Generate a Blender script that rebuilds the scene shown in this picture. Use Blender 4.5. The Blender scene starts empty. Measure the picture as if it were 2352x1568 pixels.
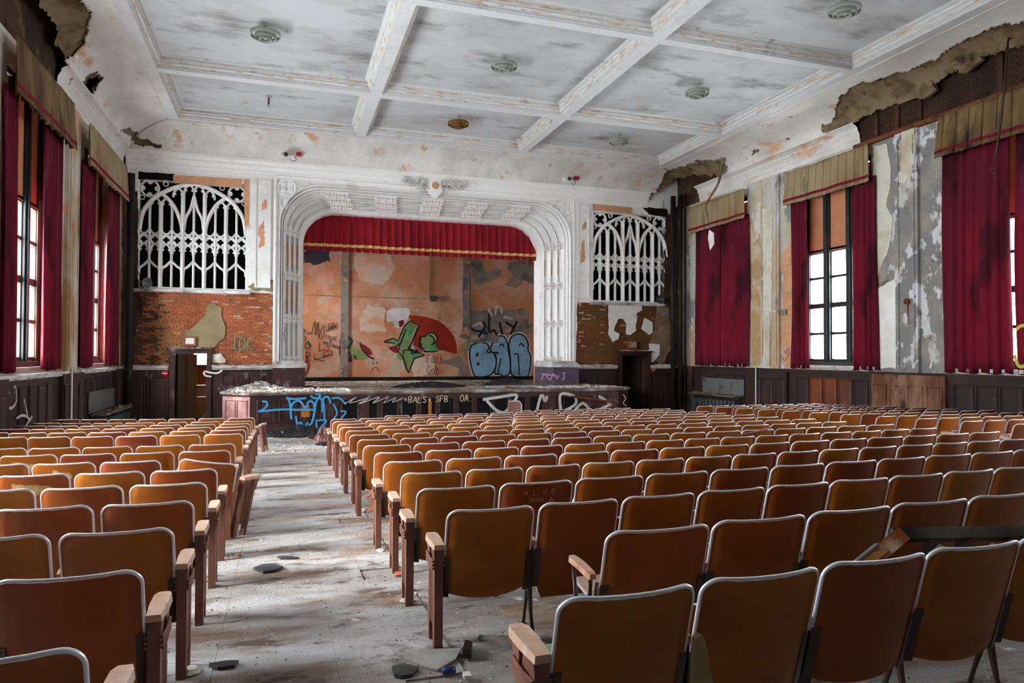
import bpy, math, random
from mathutils import Vector, Matrix, noise as mnoise
R = math.radians
rnd = random.Random(7)
SC = bpy.context.scene
COL = SC.collection

# ---------------------------------------------------------------- camera
CAM = Vector((-4.964, 0.0, 1.65))
YAW, PITCH, ROLL, FPX = R(18.138), R(1.063), R(0.217), 1613.56
_f = Vector((math.sin(YAW)*math.cos(PITCH), math.cos(YAW)*math.cos(PITCH), math.sin(PITCH)))
_r0 = Vector((math.cos(YAW), -math.sin(YAW), 0)); _u0 = _r0.cross(_f)
CR = math.cos(ROLL)*_r0 + math.sin(ROLL)*_u0; CU = -math.sin(ROLL)*_r0 + math.cos(ROLL)*_u0; CF = _f
cd = bpy.data.cameras.new('camera'); cam = bpy.data.objects.new('camera', cd); COL.objects.link(cam)
cd.sensor_width = 36.0; cd.lens = FPX*36/2352; cd.clip_start = .05; cd.clip_end = 300
cam.matrix_world = Matrix(((CR.x, CU.x, -CF.x, CAM.x), (CR.y, CU.y, -CF.y, CAM.y), (CR.z, CU.z, -CF.z, CAM.z), (0, 0, 0, 1)))
SC.camera = cam

# ---------------------------------------------------------------- light: overcast sky through the windows
wd = bpy.data.worlds.new('overcast_sky'); SC.world = wd; wd.use_nodes = True
bg = wd.node_tree.nodes['Background']; bg.inputs[0].default_value = (.93, .965, 1.0, 1); bg.inputs[1].default_value = 30.0
sd = bpy.data.lights.new('hazy_sun', 'SUN'); sd.energy = 7.0; sd.angle = R(16); sd.color = (1.0, .97, .92)
so_ = bpy.data.objects.new('hazy_sun', sd); COL.objects.link(so_); so_.location = (-30, 0, 20)
so_.rotation_euler = Vector((math.cos(R(27))*math.cos(R(8)), math.cos(R(27))*math.sin(R(8)), -math.sin(R(27)))).to_track_quat('-Z', 'Y').to_euler()
SC.view_settings.view_transform = 'Standard'; SC.view_settings.look = 'None'
SC.view_settings.exposure = 1.15; SC.view_settings.gamma = 1.0; SC.view_settings.use_curve_mapping = False
cy = SC.cycles
cy.max_bounces = 6; cy.diffuse_bounces = 4; cy.glossy_bounces = 2; cy.transmission_bounces = 4; cy.transparent_max_bounces = 6
cy.use_denoising = True; cy.use_adaptive_sampling = True; cy.adaptive_threshold = .05; cy.caustics_reflective = False; cy.caustics_refractive = False
cy.sample_clamp_indirect = 6.0

# ---------------------------------------------------------------- the place's measures (metres)
XW, YF, YB = 9.6, 23.83, -9.0          # side walls, front wall, back wall
ZC = 8.45                              # underside of the ceiling beams
ZCAP = 1.25                            # wainscot cap
WINC = [20.95, 15.82, 10.72, 5.62]
WINS = {1: WINC, -1: WINC}
def zf(y): return -.0375*(y - 4)       # raked floor
def ray(u, v): return CF + CR*((u-1176)/FPX) - CU*((v-784)/FPX)
def ony(u, v, y): d = ray(u, v); return CAM + d*((y-CAM.y)/d.y)
def onx(u, v, x): d = ray(u, v); return CAM + d*((x-CAM.x)/d.x)
def onfloor(u, v, h=0):
    d = ray(u, v); t = (h+.15-CAM.z)/(d.z+.0375*d.y); return CAM + d*t
def onz(u, v, z): d = ray(u, v); return CAM + d*((z-CAM.z)/d.z)
for sx in (-1, 1):
    for c in WINS[sx]:
        ld = bpy.data.lights.new('window_portal', 'AREA'); ld.shape = 'RECTANGLE'; ld.size = 5.6; ld.size_y = 2.9
        ld.cycles.is_portal = True
        lo = bpy.data.objects.new('window_portal', ld); COL.objects.link(lo)
        lo.location = (sx*(XW+.42), c, 4.2); lo.rotation_euler = (0, R(90)*sx, 0)

# ---------------------------------------------------------------- mesh helpers
def lin(c):
    c = c/255; return c/12.92 if c <= .04045 else ((c+.055)/1.055)**2.4
def rgb(r, g, b): return (lin(r), lin(g), lin(b), 1)
class MB:
    def __init__(s): s.v = []; s.f = []; s.m = []
    def add(s, vs, fs, mi=0):
        o = len(s.v); s.v += [tuple(v) for v in vs]; s.f += [tuple(i+o for i in f) for f in fs]; s.m += [mi]*len(fs); return s
    def box(s, c, d, rot=None, mi=0):
        x, y, z = d[0]/2, d[1]/2, d[2]/2
        vs = [Vector((a*x, b*y, e*z)) for a in (-1, 1) for b in (-1, 1) for e in (-1, 1)]
        if rot is not None: vs = [rot @ v for v in vs]
        c = Vector(c)
        return s.add([v+c for v in vs], [(0,1,3,2), (4,6,7,5), (0,4,5,1), (2,3,7,6), (0,2,6,4), (1,5,7,3)], mi)
    def bb(s, x0, x1, y0, y1, z0, z1, mi=0): return s.box(((x0+x1)/2, (y0+y1)/2, (z0+z1)/2), (x1-x0, y1-y0, z1-z0), None, mi)
    def quad(s, a, b, c, d, mi=0): return s.add([a, b, c, d], [(0, 1, 2, 3)], mi)
    def loft(s, loops, closed=True, caps=False, mi=0):
        n = len(loops[0]); vs = [p for l in loops for p in l]; fs = []
        for i in range(len(loops)-1):
            for j in range(n if closed else n-1):
                k = (j+1) % n; fs.append((i*n+j, i*n+k, (i+1)*n+k, (i+1)*n+j))
        if caps: fs.append(tuple(range(n))[::-1]); fs.append(tuple((len(loops)-1)*n+j for j in range(n)))
        return s.add(vs, fs, mi)
    def tube(s, pts, r, n=8, mi=0, caps=True, closed=False):
        pts = [Vector(p) for p in pts]; loops = []; N = len(pts); up = None
        for i, p in enumerate(pts):
            a = pts[(i-1) % N] if (closed or i) else pts[0]; b = pts[(i+1) % N] if (closed or i < N-1) else pts[-1]
            t = (b-a).normalized() if (b-a).length > 1e-9 else Vector((0, 0, 1))
            if up is None: up = Vector((0, 0, 1)) if abs(t.z) < .9 else Vector((1, 0, 0))
            u = (up - t*up.dot(t))
            u = u.normalized() if u.length > 1e-6 else t.orthogonal().normalized()
            up = u; w = t.cross(u); rr = r[i] if isinstance(r, (list, tuple)) else r
            loops.append([p + (u*math.cos(2*math.pi*k/n) + w*math.sin(2*math.pi*k/n))*rr for k in range(n)])
        if closed: loops.append(loops[0])
        return s.loft(loops, True, caps and not closed, mi)
    def lathe(s, c, prof, n=16, axis='z', mi=0):
        c = Vector(c); loops = []
        for r, h in prof:
            l = []
            for k in range(n):
                a = 2*math.pi*k/n; p = (r*math.cos(a), r*math.sin(a), h)
                if axis == 'y': p = (p[0], p[2], p[1])
                if axis == 'x': p = (p[2], p[0], p[1])
                l.append(c+Vector(p))
            loops.append(l)
        return s.loft(loops, True, True, mi)
    def prism(s, poly, vec, mi=0):
        n = len(poly); vec = Vector(vec); a = [Vector(p) for p in poly]; b = [p+vec for p in a]
        fs = [tuple(range(n))[::-1], tuple(range(n, 2*n))] + [(i, (i+1) % n, n+(i+1) % n, n+i) for i in range(n)]
        return s.add(a+b, fs, mi)
    def ribbon(s, pts, nrm, w, d, mi=0, closed=False):
        """a flat bar of width w in its plane and depth d along the plane's normal"""
        pts = [Vector(p) for p in pts]; nrm = Vector(nrm).normalized(); N = len(pts); loops = []
        for i, p in enumerate(pts):
            a = pts[(i-1) % N] if (closed or i) else p; b = pts[(i+1) % N] if (closed or i < N-1) else p
            t = (b-a).normalized(); sd = t.cross(nrm).normalized(); ww = w[i] if isinstance(w, (list, tuple)) else w
            e = .32
            loops.append([p-sd*ww/2, p-sd*ww/2+nrm*d*.55, p-sd*ww*e/2+nrm*d, p+sd*ww*e/2+nrm*d, p+sd*ww/2+nrm*d*.55, p+sd*ww/2])
        if closed: loops.append(loops[0])
        return s.loft(loops, True, not closed, mi)
    def stroke(s, pts, nrm, w, d=.003, mi=0):
        """paint: a thin flat ribbon"""
        pts = [Vector(p) for p in pts]; nrm = Vector(nrm).normalized(); loops = []
        for i, p in enumerate(pts):
            a = pts[max(i-1, 0)]; b = pts[min(i+1, len(pts)-1)]; t = (b-a)
            t = t.normalized() if t.length > 1e-9 else Vector((0, 0, 1)); sd = t.cross(nrm).normalized()
            ww = w[i] if isinstance(w, (list, tuple)) else w
            loops.append([p-sd*ww/2, p-sd*ww/2+nrm*d, p+sd*ww/2+nrm*d, p+sd*ww/2])
        return s.loft(loops, True, True, mi)
    def build(s, name, mat, parent=None, smooth=False, origin=None):
        me = bpy.data.meshes.new(name); o = Vector(origin) if origin is not None else (parent.matrix_basis.translation.copy() if parent else Vector((0, 0, 0)))
        if parent and parent.parent and origin is None: o = o + parent.parent.matrix_basis.translation
        me.from_pydata([(v[0]-o.x, v[1]-o.y, v[2]-o.z) for v in s.v], [], s.f)
        for m in (mat if isinstance(mat, (list, tuple)) else [mat]): me.materials.append(m)
        if any(s.m): me.polygons.foreach_set('material_index', s.m)
        if smooth: me.polygons.foreach_set('use_smooth', [True]*len(me.polygons))
        me.update()
        ob = bpy.data.objects.new(name, me); COL.objects.link(ob)
        if parent: ob.parent = parent
        elif origin is not None: ob.location = o
        return ob
def tag(o, label=None, cat=None, group=None, kind=None):
    if label: o['label'] = label
    if cat: o['category'] = cat
    if group: o['group'] = group
    if kind: o['kind'] = kind
    return o
def empty(name, loc, label=None, cat=None, group=None, rz=0):
    e = bpy.data.objects.new(name, None); COL.objects.link(e); e.location = loc; e.rotation_euler = (0, 0, rz); e.empty_display_size = .1
    return tag(e, label, cat, group)
def struct(mb, name, mat, smooth=False): return tag(mb.build(name, mat, None, smooth), kind='structure')
def copy_tree(o, parent=None):
    c = o.copy(); COL.objects.link(c)
    if parent: c.parent = parent
    for ch in o.children: copy_tree(ch, c)
    return c
def smooth_curve(pts, n=6):
    """Catmull-Rom through 2-D/3-D points"""
    P = [Vector(p) for p in pts]
    if len(P) < 3: return P
    out = []
    for i in range(len(P)-1):
        a, b, c, d = P[max(i-1, 0)], P[i], P[i+1], P[min(i+2, len(P)-1)]
        for k in range(n):
            t = k/n; out.append(.5*((2*b)+(c-a)*t+(2*a-5*b+4*c-d)*t*t+(3*b-a-3*c+d)*t**3))
    out.append(P[-1]); return out
def ragged(pts, amp, step, seed=0):
    """closed 2-D outline with a broken edge"""
    out = []; n = len(pts)
    for i in range(n):
        a = Vector(pts[i]); b = Vector(pts[(i+1) % n]); L = (b-a).length; k = max(1, int(L/step)); t = (b-a).normalized(); nn = Vector((-t.y, t.x))
        for j in range(k):
            p = a+(b-a)*(j/k); q = mnoise.noise(Vector((p.x*1.3/step/6, p.y*1.3/step/6, seed)))+.6*mnoise.noise(Vector((p.x/step/2, p.y/step/2, seed+9)))
            out.append(p+nn*amp*q)
    return out

# ---------------------------------------------------------------- materials
MATS = {}
def newmat(name):
    m = bpy.data.materials.new(name); m.use_nodes = True; nt = m.node_tree
    return m, nt, nt.nodes['Principled BSDF']
def noise_mask(nt, scale, thr, soft, stretch=(1, 1, 1), seed=0, detail=4, rough=.62):
    N = nt.nodes; L = nt.links
    tc = N.new('ShaderNodeTexCoord'); mp = N.new('ShaderNodeMapping'); nz = N.new('ShaderNodeTexNoise'); mr = N.new('ShaderNodeMapRange')
    mp.inputs['Scale'].default_value = stretch; mp.inputs['Location'].default_value = (seed*3.17, seed*1.91, seed*2.3)
    nz.inputs['Scale'].default_value = scale; nz.inputs['Detail'].default_value = detail; nz.inputs['Roughness'].default_value = rough
    mr.inputs[1].default_value = thr-soft; mr.inputs[2].default_value = thr+soft
    L.new(tc.outputs['Object'], mp.inputs[0]); L.new(mp.outputs[0], nz.inputs['Vector']); L.new(nz.outputs[0], mr.inputs[0])
    return mr.outputs[0]
def paint(name, base, layers=(), rough=.85, bump=.25, metal=0, spec=.3, vary=.1, island=0, objvar=None, transl=0):
    """base colour, then layers (colour, scale, threshold, softness, stretch, seed) of wear, stain, peeled coats"""
    m, nt, b = newmat(name); N = nt.nodes; L = nt.links
    rgbn = N.new('ShaderNodeRGB'); rgbn.outputs[0].default_value = base; cur = rgbn.outputs[0]
    if objvar:
        oi = N.new('ShaderNodeObjectInfo'); cr = N.new('ShaderNodeValToRGB'); el = cr.color_ramp.elements
        cr.color_ramp.interpolation = 'LINEAR'
        for i, c in enumerate(objvar):
            p = i/(len(objvar)-1)
            e = el[i] if i < 2 and len(objvar) == 2 else (el[0] if i == 0 else (el[-1] if i == len(objvar)-1 else el.new(p)))
            e.position = p; e.color = c
        L.new(oi.outputs['Random'], cr.inputs[0]); cur = cr.outputs[0]
    if island:
        ge = N.new('ShaderNodeNewGeometry'); cr = N.new('ShaderNodeHueSaturation'); mr = N.new('ShaderNodeMapRange')
        mr.inputs[3].default_value = 1-island; mr.inputs[4].default_value = 1+island
        L.new(ge.outputs['Random Per Island'], mr.inputs[0]); L.new(mr.outputs[0], cr.inputs['Value']); L.new(cur, cr.inputs['Color']); cur = cr.outputs[0]
    hsum = None
    for i, (c, sc, thr, soft, st, sd) in enumerate(layers):
        fac = noise_mask(nt, sc, thr, soft, st, sd)
        mx = N.new('ShaderNodeMix'); mx.data_type = 'RGBA'; L.new(fac, mx.inputs[0]); L.new(cur, mx.inputs[6]); mx.inputs[7].default_value = c; cur = mx.outputs[2]
        if soft < .06:
            if hsum is None: hsum = fac
            else:
                ad = N.new('ShaderNodeMath'); ad.operation = 'ADD'; L.new(hsum, ad.inputs[0]); L.new(fac, ad.inputs[1]); hsum = ad.outputs[0]
    if vary:
        nm = noise_mask(nt, 9, .5, .35, (1, 1, 1), 11, 4, .7); hs = N.new('ShaderNodeHueSaturation'); mr = N.new('ShaderNodeMapRange')
        mr.inputs[3].default_value = 1-vary; mr.inputs[4].default_value = 1+vary; L.new(nm, mr.inputs[0]); L.new(mr.outputs[0], hs.inputs['Value'])
        L.new(cur, hs.inputs['Color']); cur = hs.outputs[0]
    L.new(cur, b.inputs['Base Color']); b.inputs['Roughness'].default_value = rough; b.inputs['Metallic'].default_value = metal
    b.inputs['Specular IOR Level'].default_value = spec
    if bump:
        bp = N.new('ShaderNodeBump'); bp.inputs['Strength'].default_value = bump; bp.inputs['Distance'].default_value = .02
        nf = noise_mask(nt, 30, .5, .5, (1, 1, 1), 5, 3, .7)
        if hsum is not None:
            ad = N.new('ShaderNodeMath'); ad.operation = 'MULTIPLY_ADD'; ad.inputs[1].default_value = -1.0; L.new(hsum, ad.inputs[0]); L.new(nf, ad.inputs[2]); nf = ad.outputs[0]
        L.new(nf, bp.inputs['Height']); L.new(bp.outputs[0], b.inputs['Normal'])
    if transl:
        tr = N.new('ShaderNodeBsdfTranslucent'); ms = N.new('ShaderNodeMixShader'); ms.inputs[0].default_value = transl
        L.new(cur, tr.inputs[0]); L.new(b.outputs[0], ms.inputs[1]); L.new(tr.outputs[0], ms.inputs[2])
        L.new(ms.outputs[0], N['Material Output'].inputs[0])
    MATS[name] = m; return m
ISO = (1, 1, 1)
WHITE = rgb(232, 231, 228); DIRT = rgb(150, 140, 122); PEACH = rgb(219, 163, 126); GREYPL = rgb(140, 137, 135); TAN = rgb(152, 130, 96); BROWN = rgb(70, 46, 28)
M = {}
M['plaster'] = paint('white_plaster', rgb(248, 247, 245), [(rgb(228, 224, 216), 1.1, .58, .15, ISO, 1), (PEACH, 2.6, .7, .012, ISO, 2), (rgb(190, 180, 160), 1.7, .7, .08, ISO, 3)])
M['cove'] = paint('cove_plaster', rgb(236, 234, 231), [(rgb(206, 200, 190), .9, .55, .16, (1, .5, 1), 4), (rgb(214, 172, 142), 1.6, .64, .04, (1, .45, 1), 5), (rgb(120, 104, 84), 1.9, .7, .05, ISO, 6)], bump=.4)
M['panel'] = paint('coffer_panel', rgb(204, 206, 209), [(rgb(186, 185, 186), .55, .54, .12, (1, 1.6, 1), 7), (rgb(142, 139, 138), .8, .63, .09, (.8, 1.8, 1), 8), (rgb(186, 172, 148), 2.2, .68, .05, ISO, 9)], bump=.12, vary=.05)
M['mold'] = paint('ceiling_moulding', rgb(212, 212, 212), [(rgb(196, 156, 120), 7, .69, .03, (.5, .5, 3), 10), (rgb(150, 140, 128), 2.0, .66, .06, ISO, 11)], bump=.2)
M['beam'] = paint('ceiling_beam', rgb(222, 222, 224), [(rgb(214, 170, 138), 2.2, .76, .02, ISO, 12), (rgb(206, 200, 194), 1.2, .64, .1, ISO, 13)], bump=.15)
M['ornament'] = paint('ornament_plaster', rgb(250, 249, 248), [(PEACH, 5.5, .71, .015, ISO, 14), (rgb(222, 216, 206), 1.6, .68, .1, ISO, 15)], bump=.2)
M['peach'] = paint('bare_peach_coat', PEACH, [(rgb(196, 150, 112), 2, .55, .1, ISO, 16)])
M['wall_r'] = paint('side_wall_paint', rgb(205, 202, 194), [(rgb(196, 170, 138), .55, .5, .08, (1, 1, .7), 17), (PEACH, 1.3, .6, .03, (1, 1, .6), 18), (rgb(150, 148, 146), .9, .56, .025, (1, 1, .6), 19), (rgb(226, 226, 226), 1.6, .6, .02, (1, 1, .5), 20), (rgb(140, 104, 66), 1.1, .69, .08, ISO, 21)], bump=.5)
M['wall_grey'] = paint('grey_scratch_coat', rgb(138, 136, 136), [(rgb(222, 222, 224), 2.2, .56, .02, (1, 1, .7), 22), (rgb(170, 160, 146), 1.2, .56, .1, ISO, 23), (rgb(112, 96, 80), 1.8, .66, .06, ISO, 24)], bump=.6)
M['wall_l'] = paint('left_wall_paint', rgb(206, 200, 188), [(rgb(168, 134, 92), .8, .54, .08, (1, 1, .5), 25), (PEACH, 1.5, .62, .03, (1, 1, .6), 26)], bump=.4)
M['ruin'] = paint('bare_masonry', rgb(84, 58, 40), [(rgb(52, 36, 26), .9, .5, .15, ISO, 27), (rgb(118, 92, 62), 2.2, .62, .06, ISO, 28), (rgb(30, 22, 18), 1.3, .64, .08, ISO, 29)], bump=.9)
M['brown_plaster'] = paint('brown_coat_plaster', rgb(140, 120, 92), [(rgb(96, 78, 54), 1.8, .54, .1, ISO, 30), (rgb(60, 46, 30), 2.2, .64, .05, ISO, 31)], bump=.8)
M['brick'] = paint('orange_brick', rgb(172, 94, 62), [(rgb(140, 66, 36), 1.1, .55, .1, ISO, 32), (rgb(150, 112, 56), .8, .62, .1, (1, 1, .6), 33), (rgb(210, 190, 170), 7, .72, .02, ISO, 34), (rgb(70, 48, 34), .55, .66, .08, (1, 1, .6), 35)], island=.28, bump=.5)
M['brick_d'] = paint('brown_brick', rgb(122, 76, 42), [(rgb(112, 52, 40), .8, .55, .08, ISO, 36), (rgb(98, 84, 46), .9, .58, .1, ISO, 37), (rgb(215, 205, 190), 8, .73, .02, (1, 1, .5), 38)], island=.22, bump=.5)
M['mortar'] = paint('mortar', rgb(184, 150, 112), [(rgb(110, 84, 58), 1.2, .55, .12, ISO, 39)], bump=.5)
M['mortar_d'] = paint('dark_mortar', rgb(104, 76, 48), [(rgb(74, 54, 36), 1.2, .55, .12, ISO, 40)], bump=.5)
M['wains'] = paint('dark_wainscot', rgb(62, 42, 38), [(rgb(44, 30, 30), 1.2, .5, .15, (1, 1, .3), 41), (rgb(112, 66, 44), .5, .66, .1, (1, 1, .6), 42), (rgb(150, 138, 134), 5, .74, .05, (1, 1, .8), 43)], rough=.55, bump=.25)
M['wains_f'] = paint('maroon_wainscot', rgb(76, 49, 46), [(rgb(56, 36, 35), 1.4, .5, .15, (1, 1, .4), 44), (rgb(168, 150, 148), 3.2, .68, .1, (1, 1, .7), 45)], rough=.6, bump=.25)
M['wains_p'] = paint('scorched_wainscot', rgb(150, 112, 92), [(rgb(104, 66, 40), 1.6, .52, .08, (1, 1, .35), 46), (rgb(50, 34, 26), 2.0, .6, .05, (1, 1, .35), 47)], bump=.5)
M['pinkpan'] = paint('dusty_pink_panel', rgb(142, 96, 92), [(rgb(172, 140, 136), 2.0, .56, .15, ISO, 48)], bump=.2)
M['dustcap'] = paint('dust_covered_ledge', rgb(196, 190, 186), [(rgb(110, 90, 84), 2.6, .58, .08, ISO, 49), (rgb(235, 234, 234), 1.6, .56, .1, ISO, 50)], bump=.7)
M['floor'] = paint('dusty_floor', rgb(142, 137, 134), [(rgb(180, 178, 179), .8, .5, .15, (1, 2.2, 1), 51), (rgb(140, 116, 96), 1.2, .57, .1, (1, 2.4, 1), 52), (rgb(104, 86, 74), 2.4, .62, .05, (1, 2, 1), 53), (rgb(228, 227, 228), 8, .66, .04, ISO, 54), (rgb(84, 70, 60), 16, .7, .03, ISO, 55)], rough=.8, bump=.5, vary=.15)
M['curtain'] = paint('crimson_curtain', rgb(116, 19, 44), [(rgb(74, 11, 31), 1.1, .58, .06, (1, 1, .5), 56), (rgb(142, 62, 84), 1.3, .66, .08, (1, 1, .4), 57)], rough=.8, bump=.05, transl=.3)
M['stagecurtain'] = paint('stage_red', rgb(160, 14, 34), [(rgb(126, 8, 28), 2, .55, .15, (1, 1, .4), 58)], rough=.7, bump=.03, vary=.06)
M['gold'] = paint('gold_braid', rgb(224, 186, 112), [], rough=.6, bump=.1)
M['tan'] = paint('tan_pelmet', rgb(160, 142, 112), [(rgb(134, 106, 62), 1.0, .58, .1, (1, 1, .35), 59), (rgb(70, 50, 36), 1.4, .68, .08, (1, 1, .4), 60)], rough=.85, bump=.08)
M['redband'] = paint('red_braid', rgb(118, 14, 34), [], bump=.05)
M['shade'] = paint('roller_blind', rgb(190, 136, 104), [(rgb(172, 118, 88), 1.4, .55, .12, ISO, 61)], bump=.05, transl=.06)
M['frame'] = paint('dark_window_paint', rgb(30, 38, 38), [(rgb(62, 52, 44), 2.5, .64, .05, ISO, 62)], rough=.5, bump=.15)
M['frame_b'] = paint('brown_window_paint', rgb(74, 46, 34), [(rgb(40, 30, 28), 1.5, .5, .1, ISO, 63)], rough=.55, bump=.15)
m, nt, b = newmat('window_glass'); M['glass'] = m
for n_ in list(nt.nodes):
    if n_.type != 'OUTPUT_MATERIAL': nt.nodes.remove(n_)
_t = nt.nodes.new('ShaderNodeBsdfTransparent'); _g = nt.nodes.new('ShaderNodeBsdfGlossy'); _x = nt.nodes.new('ShaderNodeMixShader')
_t.inputs[0].default_value = (.93, .95, .95, 1); _g.inputs['Roughness'].default_value = .1; _x.inputs[0].default_value = .06
nt.links.new(_t.outputs[0], _x.inputs[1]); nt.links.new(_g.outputs[0], _x.inputs[2]); nt.links.new(_x.outputs[0], nt.nodes['Material Output'].inputs[0])
M['ply'] = paint('seat_plywood', rgb(150, 76, 14), [(rgb(132, 66, 10), 1.6, .56, .2, (1, 1, 3.5), 64), (rgb(176, 104, 24), 2.6, .66, .12, ISO, 65)], rough=.42, bump=.03, spec=.3, vary=.06, objvar=[rgb(168, 95, 14), rgb(156, 82, 14), rgb(174, 106, 22), rgb(144, 66, 22), rgb(164, 92, 13), rgb(132, 54, 32), rgb(170, 98, 16)])
M['alu'] = paint('aluminium_edging', rgb(222, 225, 233), [], rough=.36, bump=0, metal=.45, vary=.05)
M['iron'] = paint('brown_cast_iron', rgb(128, 80, 62), [(rgb(96, 58, 44), 3, .55, .12, ISO, 66), (rgb(176, 142, 128), 6, .7, .04, ISO, 67)], rough=.45, bump=.1, spec=.5)
M['bracket'] = paint('dark_bracket', rgb(58, 40, 32), [], rough=.4, bump=.05, spec=.5)
M['arm'] = paint('worn_armrest', rgb(196, 160, 138), [(rgb(168, 104, 66), 5, .58, .06, ISO, 68), (rgb(226, 214, 206), 3, .6, .08, ISO, 69)], rough=.6, bump=.1)
M['black'] = paint('black_and_painted_dark', rgb(9, 9, 11), [], rough=.9, bump=0, vary=0)  # plain black; also paints the darkness of openings and the grille chamber
M['darkwood'] = paint('dark_door_wood', rgb(58, 44, 36), [(rgb(40, 30, 26), 1.4, .5, .12, (1, 1, .25), 70)], rough=.5, bump=.1)
M['whitepaint'] = paint('white_enamel', rgb(226, 226, 222), [], rough=.4, bump=.03)
M['steel'] = paint('grey_steel', rgb(128, 130, 132), [(rgb(90, 78, 66), 3, .62, .08, ISO, 71)], rough=.45, metal=.5, bump=.1)
M['rust'] = paint('rusty_iron', rgb(120, 66, 38), [(rgb(80, 44, 28), 4, .55, .08, ISO, 72), (rgb(160, 110, 80), 6, .66, .05, ISO, 73)], rough=.75, bump=.4)
M['red'] = paint('alarm_red', rgb(196, 24, 32), [], rough=.35, bump=0, vary=.03)
M['rubble'] = paint('plaster_rubble', rgb(222, 219, 214), [(rgb(186, 170, 148), 3, .55, .1, ISO, 74), (rgb(120, 96, 70), 4, .64, .05, ISO, 75)], island=.18, bump=.5)
M['rubble_b'] = paint('brown_rubble', rgb(150, 116, 78), [(rgb(96, 70, 44), 3, .55, .1, ISO, 76), (rgb(205, 192, 172), 5, .66, .04, ISO, 77)], island=.3, bump=.5)
M['blackplastic'] = paint('black_sheeting', rgb(26, 27, 32), [], rough=.32, bump=.15, spec=.6)
M['stagefloor'] = paint('stage_boards', rgb(120, 100, 88), [(rgb(200, 196, 194), 1.3, .56, .1, (1, 1, 1), 78), (rgb(70, 52, 42), 2, .56, .1, (.4, 2, 1), 79)], bump=.5)
M['slate'] = paint('dark_slate', rgb(58, 60, 64), [(rgb(120, 118, 116), 5, .6, .1, ISO, 80)], rough=.5, bump=.2)
M['greytile'] = paint('grey_tile', rgb(168, 165, 162), [(rgb(140, 130, 122), 3, .55, .12, ISO, 81)], bump=.2)
# ================================================================ THE SHELL
def pr(p):
    d = Vector(p)-CAM; z = d.dot(CF); return (1176+FPX*d.dot(CR)/z, 784-FPX*d.dot(CU)/z)
def inpoly(p, poly):
    x, y = p; c = False; j = len(poly)-1
    for i in range(len(poly)):
        xi, yi = poly[i]; xj, yj = poly[j]
        if (yi > y) != (yj > y) and x < (xj-xi)*(y-yi)/(yj-yi)+xi: c = not c
        j = i
    return c
# ---- floor: raked slab, with the aisle's tiles laid into it
fl = MB(); ys = [YB, 0, 4, 8, 12, 16, 20, YF+5]
fl.loft([[(-XW-1, y, zf(y)-.012), (XW+1, y, zf(y)-.012), (XW+1, y, zf(y)-.4), (-XW-1, y, zf(y)-.4)] for y in ys], True, True)
floor = struct(fl, 'floor', M['floor'])
M['tile'] = paint('dusty_floor_tile', rgb(154, 150, 148), [(rgb(196, 195, 197), .8, .5, .15, (1, 2.2, 1), 51), (rgb(140, 116, 98), 1.2, .57, .1, (1, 2.4, 1), 52), (rgb(104, 88, 76), 2.4, .62, .05, (1, 2, 1), 53), (rgb(205, 203, 204), 8, .68, .04, ISO, 54), (rgb(84, 70, 60), 16, .71, .03, ISO, 55)], rough=.8, bump=.5, vary=.12, island=.04)
T = .31
for i in range(58):
    for j in range(5):
        y0 = 2.3+i*T; x0 = -5.6+j*T; g = .0009
        if j == 4 and i % 7 == 3: continue
        k = MB(); e = [rnd.uniform(-.0008, .0008) for _ in range(4)]
        pts = [(x0+g, y0+g), (x0+T-g, y0+g), (x0+T-g, y0+T-g), (x0+g, y0+T-g)]
        k.loft([[(x, y, zf(y)-.011) for x, y in pts], [(x, y, zf(y)-.001+q) for (x, y), q in zip(pts, e)]], True, True)
        k.build('floor_tile', M['tile'], floor)

# ---- ceiling: beams, coffers, cove, cornice
XI = [-7.867, -2.805, -2.536, 2.536, 2.805, 7.867]
YI = [22.2, 18.742, 18.461, 13.489, 13.244, 8.274, 8.03, 3.06, 2.82, -2.15, -2.39, -8.7]
cb = MB()
cb.bb(-10.2, 10.2, YB-.5, YF+.4, 8.95, 9.2)
for x0, x1 in ((-8.15, XI[0]), (XI[1], XI[2]), (XI[3], XI[4]), (XI[5], 8.15)): cb.bb(x0, x1, YB, 22.48, ZC, 8.95)
for a in range(0, len(YI)+1, 2):
    y1 = 22.48 if a == 0 else YI[a-1]; y0 = YB if a == len(YI) else YI[a]
    for x0, x1 in ((XI[0], XI[1]), (XI[2], XI[3]), (XI[4], XI[5])): cb.bb(x0, x1, y0, y1, ZC, 8.95)
ceiling = struct(cb, 'ceiling', M['beam'])
M['moldpeel'] = paint('peeling_moulding', rgb(222, 220, 216), [(rgb(204, 164, 126), 6, .55, .04, (.4, .4, 3), 94), (rgb(166, 130, 100), 9, .66, .04, (.4, .4, 3), 95)], bump=.2)
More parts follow.
